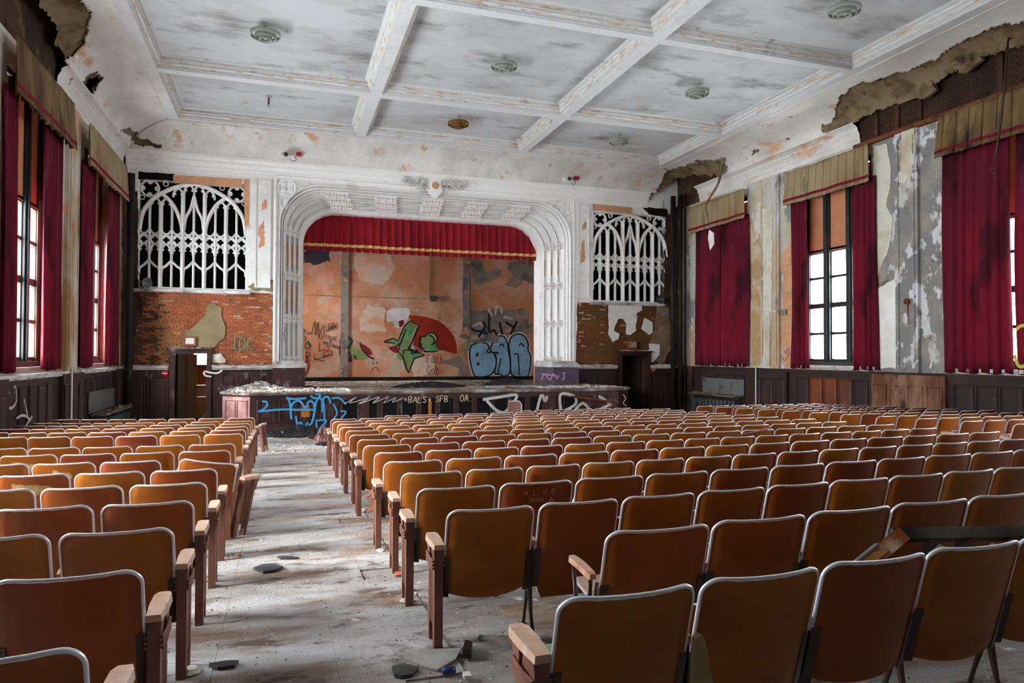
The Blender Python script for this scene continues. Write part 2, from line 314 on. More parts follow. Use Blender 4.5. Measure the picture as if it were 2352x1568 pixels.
# edge roll along the outer band
PROF = [(.004, -.001), (.004, .035), (.035, .04), (.035, .055), (.018, .06), (.018, .075), (.06, .09), (.088, .12), (.088, .135), (.070, .14), (.070, .155), (.112, .175), (.112, .225), (.095, .23), (.095, .245), (.14, .26), (.175, .285), (.175, .30), (.24, .30)]
for a in range(0, len(YI), 2):
    y1, y0 = YI[a], YI[a+1]
    for x0, x1 in ((XI[0], XI[1]), (XI[2], XI[3]), (XI[4], XI[5])):
        k = MB(); LL = [[(x0+d, y0+d, ZC+z), (x1-d, y0+d, ZC+z), (x1-d, y1-d, ZC+z), (x0+d, y1-d, ZC+z)] for d, z in PROF]
        for i0, i1, mi in ((0, 6, 0), (6, 7, 1), (7, 11, 0), (11, 12, 1), (12, 18, 0)): k.loft(LL[i0:i1+1], True, False, mi)
        k.build('coffer_moulding', [M['mold'], M['moldpeel']], ceiling)
        k = MB(); k.bb(x0+.2, x1-.2, y0+.2, y1-.2, ZC+.298, ZC+.36); k.build('coffer_panel', M['panel'], ceiling)
HOLE_F = [[(1912, 335), (1905, 290), (1925, 235), (1950, 205), (1985, 190), (2030, 180), (2075, 165), (2120, 150), (2170, 125), (2210, 95), (2260, 72), (2352, 50), (2700, -20), (2700, 600), (1900, 420)],
          [(1515, 422), (1530, 398), (1560, 385), (1600, 372), (1650, 365), (1672, 380), (1665, 405), (1640, 430), (1600, 475), (1560, 485), (1508, 450)],
          [(-400, -300), (150, -300), (185, 0), (212, 30), (200, 70), (195, 100), (168, 130), (140, 140), (120, 100), (60, 90), (-400, 90)],
          [(188, 195), (203, 172), (225, 170), (236, 182), (224, 205), (208, 222), (193, 208)],
          [(278, 300), (303, 295), (320, 316), (374, 332), (366, 340), (312, 331), (298, 312)], [(1888, 288), (1905, 280), (1910, 300), (1892, 305)], [(1722, 345), (1740, 343), (1742, 352), (1730, 356)], [(1795, 318), (1812, 315), (1810, 322)]]
HOLE_B = [[(1945, 305), (1992, 262), (2060, 238), (2110, 222), (2180, 170), (2260, 132), (2352, 100), (2700, 40), (2700, 600), (1890, 420)],
          [(1520, 432), (1545, 412), (1600, 404), (1645, 400), (1655, 412), (1600, 480), (1500, 460)],
          [(-400, -300), (40, -300), (85, 0), (112, 40), (132, 62), (126, 96), (150, 128), (138, 142), (60, 95), (-400, 60)],
          [(192, 196), (205, 178), (222, 176), (230, 184), (208, 214), (196, 206)]]
def cove(side, holes, off, name, mat, ylo, n):
    k = MB(); na = 36; vs = []; ok = {}
    for i in range(n+1):
        for j in range(na+1):
            a = R(90)*j/na; d = .25-off+(1.2-off*0)*(1-math.cos(a)); z = 7.8+off*.6+.65*math.sin(a)
            if side == 0:
                x = -(XW-d)+2*(XW-d)*i/n; p = Vector((x, YF-d, z))
            else:
                y = ylo+(YF-d-ylo)*i/n; p = Vector((side*(XW-d), y, z))
            p += Vector((0, 0, .012*mnoise.noise(p*1.7)))
            vs.append(p)
    fs = []
    for i in range(n):
        for j in range(na):
            q = (i*(na+1)+j, (i+1)*(na+1)+j, (i+1)*(na+1)+j+1, i*(na+1)+j+1)
            c = (vs[q[0]]+vs[q[2]])/2
            if c.y > 2:
                u, v = pr(c); v += 7*mnoise.noise(c*4)+4*mnoise.noise(c*13); u += 7*mnoise.noise(c*4+Vector((9, 0, 0)))+4*mnoise.noise(c*13+Vector((5, 0, 0)))
                if any(inpoly((u, v), h) for h in holes): continue
            fs.append(q if side < 0 else q[::-1])
    k.add(vs, fs); o = k.build(name, mat, ceiling, True)
    if off == 0:
        so = o.modifiers.new('thickness', 'SOLIDIFY'); so.thickness = .03; so.offset = -1 if True else 1
    return o
for sd, n, ylo in ((0, 320, 0), (1, 620, 0), (-1, 620, 0)):
    cove(sd, HOLE_F, 0, 'cove', M['cove'], ylo, n)
    cove(sd, HOLE_B, .05, 'cove_brown_coat', M['brown_plaster'], ylo, n)
CORN = [(0, 7.26), (.05, 7.26), (.05, 7.40), (.08, 7.44), (.08, 7.50), (.15, 7.56), (.18, 7.60), (.18, 7.66), (.25, 7.70), (.29, 7.73), (.29, 7.81), (.22, 7.83)]
CORN_S = [(0, 7.26), (.03, 7.26), (.03, 7.40), (.05, 7.43), (.05, 7.52), (.09, 7.6), (.12, 7.64), (.12, 7.70), (.2, 7.76), (.27, 7.79), (.27, 7.815), (.24, 7.84)]
def cornice(side, a, b, mit_a, mit_b):
    k = MB(); la = []; lb = []
    for d, z in (CORN if side == 0 else CORN_S):
        if side == 0:
            la.append((a+(d if mit_a else 0), YF-d, z)); lb.append((b-(d if mit_b else 0), YF-d, z))
        else:
            la.append((side*(XW-d), a, z)); lb.append((side*(XW-d), b-(d if mit_b else 0), z))
    n = 40
    k.loft([[Vector(p).lerp(Vector(q), i/n)+Vector((0, 0, .008*mnoise.noise(Vector(p).lerp(Vector(q), i/n)*2))) for p, q in zip(la, lb)] for i in range(n+1)], False)
    o = k.build('cornice', M['ornament' if side == 0 else 'cove'], ceiling); return o
cornice(0, -9.5, 8.25, False, False); cornice(1, 14.75, 22.3, False, False); cornice(-1, 17.1, 23.7, False, True)
for sx in (-1, 1):
    k = MB(); k.bb(min(sx*8.1, sx*9.7), max(sx*8.1, sx*9.7), YB, 0, 7.8, 8.6); k.build('cove', M['cove'], ceiling)

# ---- side walls with window openings
OH = 1.4; OZ0, OZ1 = 1.35, 6.95
def side_wall(sx, name, mats):
    k = MB(); x0, x1 = (XW, XW+.4) if sx > 0 else (-XW-.4, -XW)
    cuts = sorted(WINS[sx]); yy = [YB-.3]
    for c in cuts: yy += [c-OH, c+OH]
    yy.append(YF+.3)
    for i in range(len(yy)-1):
        a, b = yy[i], yy[i+1]; win = i % 2 == 1; mi = 1 if (sx > 0 and 10 < (a+b)/2 < 15 and not win) else 0
        if win:
            k.bb(x0, x1, a, b, -1.2, OZ0, 0); k.bb(x0, x1, a, b, OZ1, 7.3, 0)
        else: k.bb(x0, x1, a, b, -1.2, 7.3, mi)
        k.bb(x0, x1, a, b, 7.3, 9.0, 2)
    return struct(k, name, mats)
wall_right = side_wall(1, 'wall_right', [M['wall_r'], M['wall_grey'], M['ruin']])
wall_left = side_wall(-1, 'wall_left', [M['wall_l'], M['wall_l'], M['ruin']])
bk = MB(); bk.bb(-XW-.4, XW+.4, YB-.4, YB, -.5, 9.0); struct(bk, 'wall_back', M['darkwood'])  # unseen back wall, coloured dark to cut bounced light
# pilasters on the side walls
for sx, par, mats in ((1, wall_right, ('wall_r', 'wall_grey')), (-1, wall_left, ('wall_l', 'wall_l'))):
    for y0, y1 in ((17.92, 18.78), (12.95, 13.6), (7.8, 8.5)):
        if y1 < 9 and sx > 0: continue
        k = MB(); x = sx*XW
        mt = M[mats[1]] if 12 < y0 < 14 else M[mats[0]]
        k.bb(min(x, x-sx*.09), max(x, x-sx*.09), y0, y1, ZCAP, 7.25)
        for e in (y0+.1, y1-.1): k.bb(min(x-sx*.09, x-sx*.115), max(x-sx*.09, x-sx*.115), e-.02, e+.02, ZCAP+.1, 7.0)
        k.build('pilaster', mt, par)
for pts, mt, sd in (([(2006, 335), (2036, 330), (2046, 370), (2047, 420), (2036, 470), (2052, 500), (2045, 560), (2030, 600), (2014, 640), (2010, 640)], 'creampl', 1), ([(2010, 665), (2030, 655), (2055, 640), (2062, 600), (2068, 640), (2066, 845), (2018, 845)], 'plaster', 2), ([(1752, 480), (1775, 470), (1772, 838), (1755, 838)], 'creampl', 3), ([(2072, 298), (2100, 292), (2104, 330), (2098, 400), (2080, 420), (2070, 420)], 'creampl', 4), ([(1800, 580), (1818, 560), (1822, 838), (1798, 838)], 'peach', 5), ([(1728, 560), (1750, 540), (1752, 700), (1748, 838), (1728, 838)], 'tanw', 6), ([(1736, 470), (1756, 450), (1760, 520), (1740, 540)], 'creampl', 7)):
    M.setdefault('creampl', paint('cream_plaster', rgb(222, 216, 202), [(rgb(196, 180, 150), 1.6, .58, .1, ISO, 92)], bump=.3)); M.setdefault('tanw', paint('ochre_stain', rgb(186, 150, 106), [(rgb(206, 190, 166), 2, .58, .08, ISO, 93)], bump=.3))
    P = ragged([Vector(p) for p in pts], 2.5, 4, sd); k = MB(); xx = XW-(.092 if 1752 <= pts[0][0] < 1790 or 2068 <= pts[0][0] < 2106 else 0); k.prism([onx(p.x, p.y, xx) for p in P], (-.018, 0, 0)); k.build('plaster_patch', M[mt], wall_right)
# dark studs, lintel beams and ragged coats of the torn strip above the right windows
for y in (13.55, 12.9, 10.9, 14.2, 9.0):
    k = MB(); k.bb(XW-.07, XW+.02, y-.06, y+.06, 7.2, 8.5); k.build('furring_stud', M['ruin'], wall_right)
k = MB(); k.bb(XW-.13, XW, 5.5, 14.9, 7.16, 7.26); k.build('lintel_angle', M['rust'], wall_right)
# brick courses showing in the tear (too small and dark to pick apart)
k = MB()
for i in range(14):
    z = 7.3+i*.075
    for j in range(40):
        y = 6.5+j*.215+(.1 if i % 2 else 0); k.bb(XW-.012, XW+.01, y, y+.2, z, z+.062)
tag(k.build('torn_strip_bricks', paint('sooty_brick', rgb(72, 44, 32), [(rgb(48, 32, 24), .8, .5, .15, ISO, 90), (rgb(30, 22, 18), 1.5, .62, .08, ISO, 91)], island=.2, bump=.5), wall_right), kind='stuff')

# ---- windows
def window(sx, c, n, full=True, shut=True):
    k = MB(); xg = sx*(XW+.3); w = OH
    def B(x0, x1, *a): k.bb(min(sx*x0, sx*x1), max(sx*x0, sx*x1), *a)
    X0, X1 = XW+.22, XW+.36
    B(X0, X1, c-w, c-w+.27, OZ0, OZ1); B(X0, X1, c+w-.27, c+w, OZ0, OZ1); B(X0, X1, c-w+.14, c+w-.14, OZ1-.12, OZ1); B(X0-.06, X1, c-w+.14, c+w-.14, OZ0, OZ0+.13)
    wd_ = struct(k, 'window_%d' % n, M['frame' if sx > 0 else 'frame_b'])
    cols = [c-.85, c, c+.85]
    for y in (c-.425, c+.425):
        k = MB(); B(X0-.02, X1, y-.12, y+.12, OZ0+.13, OZ1-.12); B(X0-.06, X0-.02, y-.05, y+.05, OZ0+.13, OZ1-.12); k.build('mullion', M['frame'], wd_)
    for y in cols:
        k = MB(); h = .305 if y == c else .3
        zr = [1.48, 2.19, 2.3, 2.31, 3.04, 3.17, 3.87, 4.62]
        zr = [1.56, 2.25, 2.32, 3.02, 3.16, 3.86, 3.93, 4.60]
        B(X0+.03, X1-.02, y-h, y-h+.035, OZ0+.13, 4.72); B(X0+.03, X1-.02, y+h-.035, y+h, OZ0+.13, 4.72)
        for z0, z1 in ((OZ0+.13, zr[0]), (zr[1], zr[2]), (zr[3], zr[4]), (zr[5], zr[6]), (zr[7], 4.72)): B(X0+.03, X1-.02, y-h+.035, y+h-.035, z0, z1)
        sash = k.build('sash', M['frame' if sx > 0 else 'frame_b'], wd_)
        for z0, z1 in ((zr[0], zr[1]), (zr[2], zr[3]), (zr[4], zr[5]), (zr[6], zr[7])):
            k = MB(); B(X0+.07, X0+.076, y-h+.03, y+h-.03, z0-.005, z1+.005); k.build('pane', M['glass'], sash)
        if not shut:
            k = MB(); B(X0+.07, X0+.076, y-h, y+h, 4.7, OZ1-.1); k.build('pane', M['glass'], wd_)
    k = MB(); k.bb(min(sx*(XW-.04), sx*(XW+.22)), max(sx*(XW-.04), sx*(XW+.22)), c-OH-.1, c+OH+.1, OZ0-.06, OZ0+.02); k.build('window_sill', M['dustcap'] if sx > 0 else M['pinkpan'], wd_)
    if shut:
        for i, y in enumerate(cols):
            k = MB(); B(X0+.03, X0+.045, y-.31, y+.31, 4.66, OZ1-.14); B(X0+.02, X0+.055, y-.31, y+.31, 4.63, 4.66)
            o = k.build('roller_blind', M['shade'], None, False, (sx*(XW+.25), y, 4.63))
            side = 'right' if sx > 0 else 'left'
            tag(o, 'orange-tan roller blind, %s column of the %s window on the %s wall' % (('camera-side', 'middle', 'stage-side')[i], {20.95: 'stage-end', 15.82: 'second', 10.72: 'third', 5.62: 'fourth'}[c], side), 'blind', 'roller blinds in the tall windows')
    return wd_
nwin = 0
for sx in (1, -1):
    for c in WINS[sx]:
        nwin += 1; window(sx, c, nwin, c > 8, shut=c > 3)  # blinds of the unseen windows are shut to keep the daylight low

# ---- curtains and pelmets
def curtain(sx, y0, y1, z0, z1, x, label, folds, amp=.05, flare=.0, seed=0, name='curtain', mat=None, gather=0):
    ny = max(8, int(folds*10)); nz = 18; k = MB(); vs = []
    for j in range(nz+1):
        t = j/nz; z = z0+(z1-z0)*t
        for i in range(ny+1):
            s = i/ny; ym = (y0+y1)/2; w = (y1-y0)/2*(1+flare*(1-t)-gather*math.sin(math.pi*t)*.5)
            y = ym+w*(2*s-1)+.015*math.sin(5*t+seed); ph = 2*math.pi*folds*s+.5*math.sin(3*t+seed)+.8*mnoise.noise(Vector((s*3, t*1.2, seed)))
            dx = amp*(math.sin(ph)+.35*math.sin(2.3*ph+seed))*(.75+.35*(1-t))
            vs.append((sx*(XW-.065-.8*dx), y, z+(.02*math.sin(ph*.5) if j == 0 else 0)))
    fs = [(j*(ny+1)+i, j*(ny+1)+i+1, (j+1)*(ny+1)+i+1, (j+1)*(ny+1)+i) for j in range(nz) for i in range(ny)]
    k.add(vs, fs); o = k.build(name, mat or M['curtain'], None, True, (sx*(XW-x), (y0+y1)/2, z0))
    so = o.modifiers.new('cloth', 'SOLIDIFY'); so.thickness = .004
    return tag(o, label, 'curtain', 'crimson window curtains')
M['tanrot'] = paint('rotten_pelmet', rgb(132, 108, 70), [(rgb(86, 62, 38), 1.0, .5, .12, (1, 1, .3), 145), (rgb(44, 32, 26), 1.6, .62, .08, (1, 1, .35), 146)], bump=.15)
def pelmet(sx, y0, y1, z0, z1, label, seed=0, sag=0.0, pleats=10, cloth='tan'):
    root = empty('pelmet', (sx*(XW-.2), (y0+y1)/2, z0), label, 'pelmet', 'tan pleated pelmets')
    def grid(ta, tb, nt, off):
        n = pleats*32; vs = []
        for j in range(nt+1):
            t = ta+(tb-ta)*j/nt
            for i in range(n+1):
                s = i/n; f = (s*pleats) % 1.0; pl = math.exp(-((f-.5)/.045)**2); fl = .04*(1-t)
                z = z0+(z1-z0)*t-sag*(1-s)*0-(.06*(f-.5 if f > .5 else f)*(1-t))+.02*mnoise.noise(Vector((s*5, seed, 0)))*(1-t)
                dx = .235+fl*.9-.11*pl*(.6+.4*(1-t))+.045*(f-.5 if f > .5 else f)*(1.4-t)+.02*mnoise.noise(Vector((s*6, t, seed)))+off
                vs.append((sx*(XW-dx), y0+(y1-y0)*s*(1)+(s-.5)*.12*(1-t), z))
        return vs, [(j*(n+1)+i, j*(n+1)+i+1, (j+1)*(n+1)+i+1, (j+1)*(n+1)+i) for j in range(nt) for i in range(n)]
    for nm, ta, tb, nt, off, mt in (('pelmet_cloth', .0, 1.0, 8, 0, cloth), ('pelmet_band', .10, .18, 1, .006, 'redband')):
        k = MB(); k.add(*grid(ta, tb, nt, off)); o = k.build(nm, M[mt], root, True)
        so = o.modifiers.new('cloth', 'SOLIDIFY'); so.thickness = .004
    return root
RW = 'on the right wall'; LW = 'on the left wall'
curtain(1, 20.95, 22.5, 1.28, 6.3, .12, 'stage-side half of the closed crimson curtain in the far right corner window', 7, seed=1)
curtain(1, 19.38, 21.0, 1.28, 6.3, .13, 'camera-side half of the closed crimson curtain in the far right corner window', 7, seed=2)
curtain(1, 16.68, 17.4, 1.28, 6.3, .12, 'narrow crimson curtain left of the open dark-framed window on the right wall', 4, flare=.12, seed=3, gather=.25)
curtain(1, 14.2, 15.0, 1.28, 6.3, .12, 'crimson curtain right of the open dark-framed window on the right wall', 4, amp=.06, flare=.14, seed=4, gather=.1)
curtain(1, 10.7, 12.3, 1.28, 6.35, .12, 'wide water-stained crimson curtain of the nearest right window', 6, amp=.06, seed=5)
curtain(1, 9.0, 10.6, 1.28, 6.35, .13, 'crimson curtain with a yellow painted ring at the right photo edge', 6, amp=.06, seed=6)
curtain(-1, 14.15, 14.8, 1.3, 6.3, .12, 'dark crimson curtain at the left photo edge', 4, amp=.06, seed=7)
curtain(-1, 16.3, 17.55, 1.3, 6.3, .12, 'sunlit crimson curtain right of the nearest left window', 5, amp=.06, seed=8)
curtain(-1, 19.1, 20.15, 1.3, 6.3, .12, 'shaded crimson curtain on the near side of the second left window', 5, amp=.06, seed=9)
curtain(-1, 21.75, 23.2, 1.3, 6.3, .12, 'sunlit crimson curtain with cream drips beside the left front corner', 4, amp=.06, flare=.1, seed=10)
pelmet(1, 19.4, 22.6, 6.15, 7.12, 'tan pleated pelmet over the closed curtain in the far right corner', 1)
pelmet(1, 14.3, 17.4, 6.15, 7.12, 'clean tan pelmet with red band over the open right window', 2, pleats=11)
pelmet(1, 9.1, 12.25, 6.22, 7.15, 'rotten stained tan pelmet over the nearest right window', 3, cloth='tanrot')
pelmet(-1, 14.1, 17.65, 6.15, 7.15, 'darker tan pelmet over the nearest left window', 4, pleats=11, cloth='tanrot')  # darker cloth than the second left pelmet
pelmet(-1, 19.0, 23.2, 6.15, 7.15, 'tan pelmet over the second left window by the front corner', 5, pleats=13)

# ---- wainscot of the side walls
def panel(plane, pos, nrm, a0, a1, z0, z1, mat, parent, name='panel', raise_=.018):
    """framed raised panel on a wall: plane 'x' or 'y', at pos, facing nrm (+1/-1)"""
    k = MB()
    def P(a, z, d): return (pos+nrm*d, a, z) if plane == 'x' else (a, pos+nrm*d, z)
    def loop(i, d): return [P(a0+i, z0+i, d), P(a1-i, z0+i, d), P(a1-i, z1-i, d), P(a0+i, z1-i, d)]
    k.loft([loop(0, -.01), loop(0, .022), loop(.02, .028), loop(.035, .004), loop(.055, .004), loop(.09, raise_)], True)
    l = loop(.09, raise_); k.quad(*l); return k.build(name, mat, parent)
M['wains_o'] = paint('orange_brown_wainscot', rgb(126, 62, 28), [(rgb(70, 42, 34), .9, .5, .12, (1, 1, .5), 96)], rough=.5, bump=.2)
def wains_side(sx, par):
    wr = MB(); x = sx*XW
    def B(k, d0, d1, y0, y1, z0, z1): k.bb(min(x-sx*d0, x-sx*d1), max(x-sx*d0, x-sx*d1), y0, y1, z0, z1)
    B(wr, 0, .06, YB, YF, -1.0, 1.2)
    o = wr.build('wainscot', M['wains'], par)
    k = MB(); B(k, 0, .17, YB, YF, 1.195, 1.25); B(k, 0, .13, YB, YF, 1.15, 1.195); k.build('wainscot_cap', M['dustcap'] if sx < 0 else M['wains'], par)
    for c in WINC[:3]:
        for i in range(5):
            y = c-1.35+i*.54
            low = zf(y)+.62 if (c > 20) else zf(y)+.22
            panel('x', x-sx*.06, -sx, y+.03, y+.51, low, 1.02, M['wains_o'] if (sx > 0 and c == 15.82 and i in (1, 2, 3)) else M['wains'], o)
    for y0, y1 in ((17.5, 19.2), (12.2, 14.3), (22.6, 23.6)):
        mt = M['wains_p'] if (sx > 0 and y0 < 13) else M['wains']
        k = MB(); B(k, .05, .15, y0, y1, -1.0, 1.19); pl = k.build('wainscot_pier', mt, par)
        n = max(2, int((y1-y0)/.5)); w = (y1-y0)/n
        for i in range(n): panel('x', x-sx*.15, -sx, y0+i*w+.05, y0+(i+1)*w-.05, zf(y0)+.22, .95, mt, pl)
wains_side(1, wall_right); wains_side(-1, wall_left)
# ================================================================ SEATS
HT = .785
def curve_y(s): return .05*(abs(s)**2.2)          # edges of the backrest wrap forward
def back_pt(x, z, w=.249, thick=0):
    s = x/w; t = (z-.26)/(HT-.26); return Vector((x, .02-.14*t+curve_y(s)+thick, z))
def back_outline(n=7):
    """half outline of the backrest from bottom centre to top centre (x>=0)"""
    w = .249; P = []
    for i in range(7): x = w*.86*i/6; P.append((x, .26+.030*(x/(w*.86))**2.2))
    for i in range(1, 6): a = R(-90+90*i/5*.999); P.append((w*.86+.03*math.cos(a), .32+.03*math.sin(a)))
    P += [(w*.99-.002, .40), (w, .50), (w, .60)]
    r = .06
    for i in range(n+1): a = R(90*i/n); P.append((w-r+r*math.cos(a), HT-r+r*math.sin(a)))
    P += [(w*.5, HT-.002), (w*.25, HT-.003), (0, HT-.003)]
    return P
def chair_meshes():
    ms = {}
    half = back_outline(); n = len(half)
    # backrest skin: rows between mirrored outline points
    k = MB(); cols = 9
    for th in (0, .012):
        o = len(k.v)
        for x, z in half:
            for c in range(cols+1): s = -1+2*c/cols; k.v.append(tuple(back_pt(x*s, z if abs(s) < 2 else z, thick=th)))
        for i in range(n-1):
            for c in range(cols):
                q = (o+i*(cols+1)+c, o+i*(cols+1)+c+1, o+(i+1)*(cols+1)+c+1, o+(i+1)*(cols+1)+c)
                k.f.append(q if th == 0 else q[::-1]); k.m.append(0)
    N1 = n*(cols+1)
    for i in range(n-1):
        for c in (0, cols):
            a, b = i*(cols+1)+c, (i+1)*(cols+1)+c; k.f.append((a, b, b+N1, a+N1)); k.m.append(0)
    ms['backrest'] = k
    k = MB(); path = [back_pt(x, z, thick=.006) for x, z in half if z >= .50]
    path = path + [Vector((-p.x, p.y, p.z)) for p in reversed(path[:-1])]
    k.tube(path, .0085, 6); ms['edge_trim'] = k
    k = MB()
    for sx in (-1, 1):
        k2 = MB()
        for i in range(5):
            pass
    for nm, sx in (('bl', -1), ('br', 1)):
        k = MB(); L = []
        for z in (.27, .40, .515):
            x = (.22*sx); p = back_pt(x, z); q_ = back_pt(.255*sx, z)
            L.append([p+Vector((0, -.004, 0)), q_+Vector((0, -.004, 0)), q_+Vector((0, .05, 0)), p+Vector((0, .02, 0))])
        k.loft(L, True, True); k.lathe(back_pt(.235*sx, .50)+Vector((0, -.006, 0)), [(.006, -.002), (.004, .004)], 6, 'y'); ms[nm] = k
    # folded-up seat in front of the back
    def seat(k, folded, trim=None):
        n = 8; rows = []
        prof = [(0, .36), (.06, .40), (.2, .42), (.34, .40), (.40, .36)]
        out = []
        for d, w in prof: out.append((d, w/2))
        def P(x, d, h):
            if folded: return Vector((x, .10+.02*math.cos(x*8)+h+.05*(d/.4), .285+d*.8))
            return Vector((x, .07+d, .385+h+.015*math.cos(x*6)-.03*(1-d/.4)))
        loops = []
        for h in (0, .016):
            loops.append([P(w, d, h) for d, w in out]+[P(-w, d, h) for d, w in reversed(out)])
        k.loft(loops, True, True)
        if trim is not None: trim.tube([P(w, d, .008) for d, w in out]+[P(-w, d, .008) for d, w in reversed(out)], .008, 6, closed=True)
    k = MB(); t = MB(); seat(k, True, t); ms['seat'] = k; ms['seat_trim'] = t
    k = MB(); t = MB(); seat(k, False, t); ms['seat_down'] = k; ms['seat_down_trim'] = t
    # standard between two seats (at local x = +.278)
    X = .2765
    k = MB(); k.loft([[(X-a, y, z), (X+a, y, z), (X+a*.85, y, z+.026), (X-a*.85, y, z+.026)] for a, y, z in ((.016, .03, .535), (.022, .06, .54), (.024, .17, .552), (.023, .27, .555), (.014, .295, .556))], True, True); ms['armrest'] = k
    k = MB(); k.tube([(X, .06, .535), (X, .08, .40), (X, .10, .27), (X, .07, .12), (X, .03, .015)], [.012, .013, .018, .011, .012], 6); k.lathe((X, .03, 0), [(.026, 0), (.026, .012), (.01, .02)], 8); ms['rear_post'] = k
    k = MB(); k.tube([(X, .27, .545), (X, .24, .40), (X, .13, .27), (X, .18, .12), (X, .21, .015)], [.010, .011, .016, .010, .011], 6); k.lathe((X, .21, 0), [(.026, 0), (.026, .012), (.01, .02)], 8); ms['front_post'] = k
    # aisle end standard (local x = 0): two legs, fluted plate, ribs, armrest
    k = MB(); k.loft([[(-.024, 0, 0), (.024, 0, 0), (.024, .05, 0), (-.024, .05, 0)], [(-.024, .0, .5), (.024, .0, .5), (.024, .05, .5), (-.024, .05, .5)], [(-.03, -.005, .56), (.03, -.005, .56), (.03, .07, .56), (-.03, .07, .56)]], True, True); ms['end_leg_r'] = k
    k = MB(); k.loft([[(-.022, .165, 0), (.022, .165, 0), (.022, .205, 0), (-.022, .205, 0)], [(-.022, .165, .45), (.022, .165, .45), (.022, .205, .45), (-.022, .205, .45)], [(-.026, .15, .56), (.026, .15, .56), (.026, .24, .56), (-.026, .24, .56)]], True, True); ms['end_leg_f'] = k
    k = MB(); k.bb(-.014, .014, .045, .17, .12, .56); k.bb(-.021, .021, .075, .09, .12, .46); k.bb(-.021, .021, .105, .12, .12, .46); k.bb(-.021, .021, .135, .15, .12, .46); ms['end_plate'] = k
    k = MB()
    for z in (.452, .472, .492):
        for s in (-1, 1): k.tube([(s*.03, .0, z), (s*.032, .10, z-.006), (s*.03, .21, z+.004)], .0075, 6)
    ms['end_ribs'] = k
    k = MB(); k.loft([[(-.03, -.015, .558), (.03, -.015, .558), (.027, -.012, .585), (-.027, -.012, .585)], [(-.038, .10, .558), (.038, .10, .558), (.034, .10, .592), (-.034, .10, .592)], [(-.038, .22, .560), (.038, .22, .560), (.034, .22, .594), (-.034, .22, .594)], [(-.026, .27, .562), (.026, .27, .562), (.022, .265, .59), (-.022, .265, .59)]], True, True); ms['end_arm'] = k
    return ms
CM = chair_meshes()
MESH = {}
_sm = {'backrest', 'edge_trim', 'seat_trim', 'seat_down_trim', 'rear_post', 'front_post'}
for nm, k in CM.items():
    mt = {'backrest': 'ply', 'edge_trim': 'alu', 'bl': 'bracket', 'br': 'bracket', 'seat': 'ply', 'seat_trim': 'alu', 'seat_down': 'arm', 'seat_down_trim': 'alu', 'armrest': 'arm', 'end_arm': 'arm', 'rear_post': 'bracket', 'front_post': 'bracket'}.get(nm, 'iron')
    me = bpy.data.meshes.new(nm); me.from_pydata(k.v, [], k.f); me.materials.append(M[mt])
    if nm in _sm: me.polygons.foreach_set('use_smooth', [True]*len(me.polygons))
    MESH[nm] = me
def part(nm, mesh, parent, loc=(0, 0, 0), rot=None):
    o = bpy.data.objects.new(nm, MESH[mesh]); COL.objects.link(o); o.parent = parent; o.location = loc
    if rot: o.rotation_euler = rot
    return o
ORD = ['first', 'second', 'third', 'fourth', 'fifth', 'sixth', 'seventh', 'eighth', 'ninth', 'tenth', 'eleventh', 'twelfth', 'thirteenth', 'fourteenth', 'fifteenth', 'sixteenth', 'seventeenth', 'eighteenth', 'nineteenth', 'twentieth']
def end_standard(ch, x, loc=None, rot=None):
    for nm, ms in (('end_leg', 'end_leg_r'), ('end_leg', 'end_leg_f'), ('end_plate', 'end_plate'), ('end_ribs', 'end_ribs'), ('end_armrest', 'end_arm')): part(nm, ms, ch, (x, 0, 0))
def chair(x, y, label, detail=2, left_end=False, right_end=False, std=True, tilt=0, roll=0, down=False, rz=0, sx=1.0, lstd=False, low=False, green=False, group='plywood auditorium seats'):
    z = zf(y)
    ch = empty('auditorium_seat', (x, y, z), label, 'seat', group, rz); ch.scale = (sx, 1, 1)
    b = part('backrest', 'backrest', ch, (0, 0, 0), (tilt, roll, 0) if (tilt or roll) else None); part('edge_trim', 'edge_trim', b)
    if detail >= 1:
        s = part('seat', 'seat_down' if down else 'seat', ch, (0, 0, -.1) if low else (0, 0, 0))
        if green: s.material_slots[0].link = 'OBJECT'; s.material_slots[0].material = M['greenseat']
        if detail >= 2: part('seat_trim', 'seat_down_trim' if down else 'seat_trim', s)
    if detail >= 2:
        part('bracket', 'bl', ch); part('bracket', 'br', ch)
    if detail >= 1 and std and not right_end: 
        part('armrest', 'armrest', ch)
        if detail >= 2: part('post', 'rear_post', ch); part('post', 'front_post', ch)
    if lstd:
        for nm, ms in (('armrest', 'armrest'), ('post', 'rear_post'), ('post', 'front_post')): part(nm, ms, ch, (-.553, 0, 0))
    if left_end: end_standard(ch, -.285)
    if right_end: end_standard(ch, .285)
    return ch
seats = []
# centre block: 15 columns, rows counted from the back (row 0 is the third visible from below)
PX = .547
PITCH_ = {-2: .565, -1: .61, 0: .55, 1: .585}
M['greenseat'] = paint('green_seat_board', rgb(120, 150, 120), [], rough=.5, bump=.05)
for i in range(-2, 15):
    pt = PITCH_.get(i, .523 if i % 2 == 0 else .571)
    for c in range(15 if i % 2 == 0 else 14):
        x = -3.835+c*pt; y = 3.86+.82*i+.055*(x+3.84) - (.012*(x+3.84)*max(0, i-9)/3)
        if i == 13 and c < 2: continue
        if i == 14 and (c < 8 or c > 13): continue
        if i == -1 and c == 0: continue
        seats.append(('c', i, c, x, y, pt/PX))
for i in range(-2, 14):
    for c in range(7):
        x = -5.715-c*.548; t = -5.715-x; y = (15.05 if i == 13 else 3.92+.822*i)+.06*t+.07*t*t*min(1, max(.35, (i+4)/14))
        if i == 7: continue
        seats.append(('l', i, c, x, y, .985))
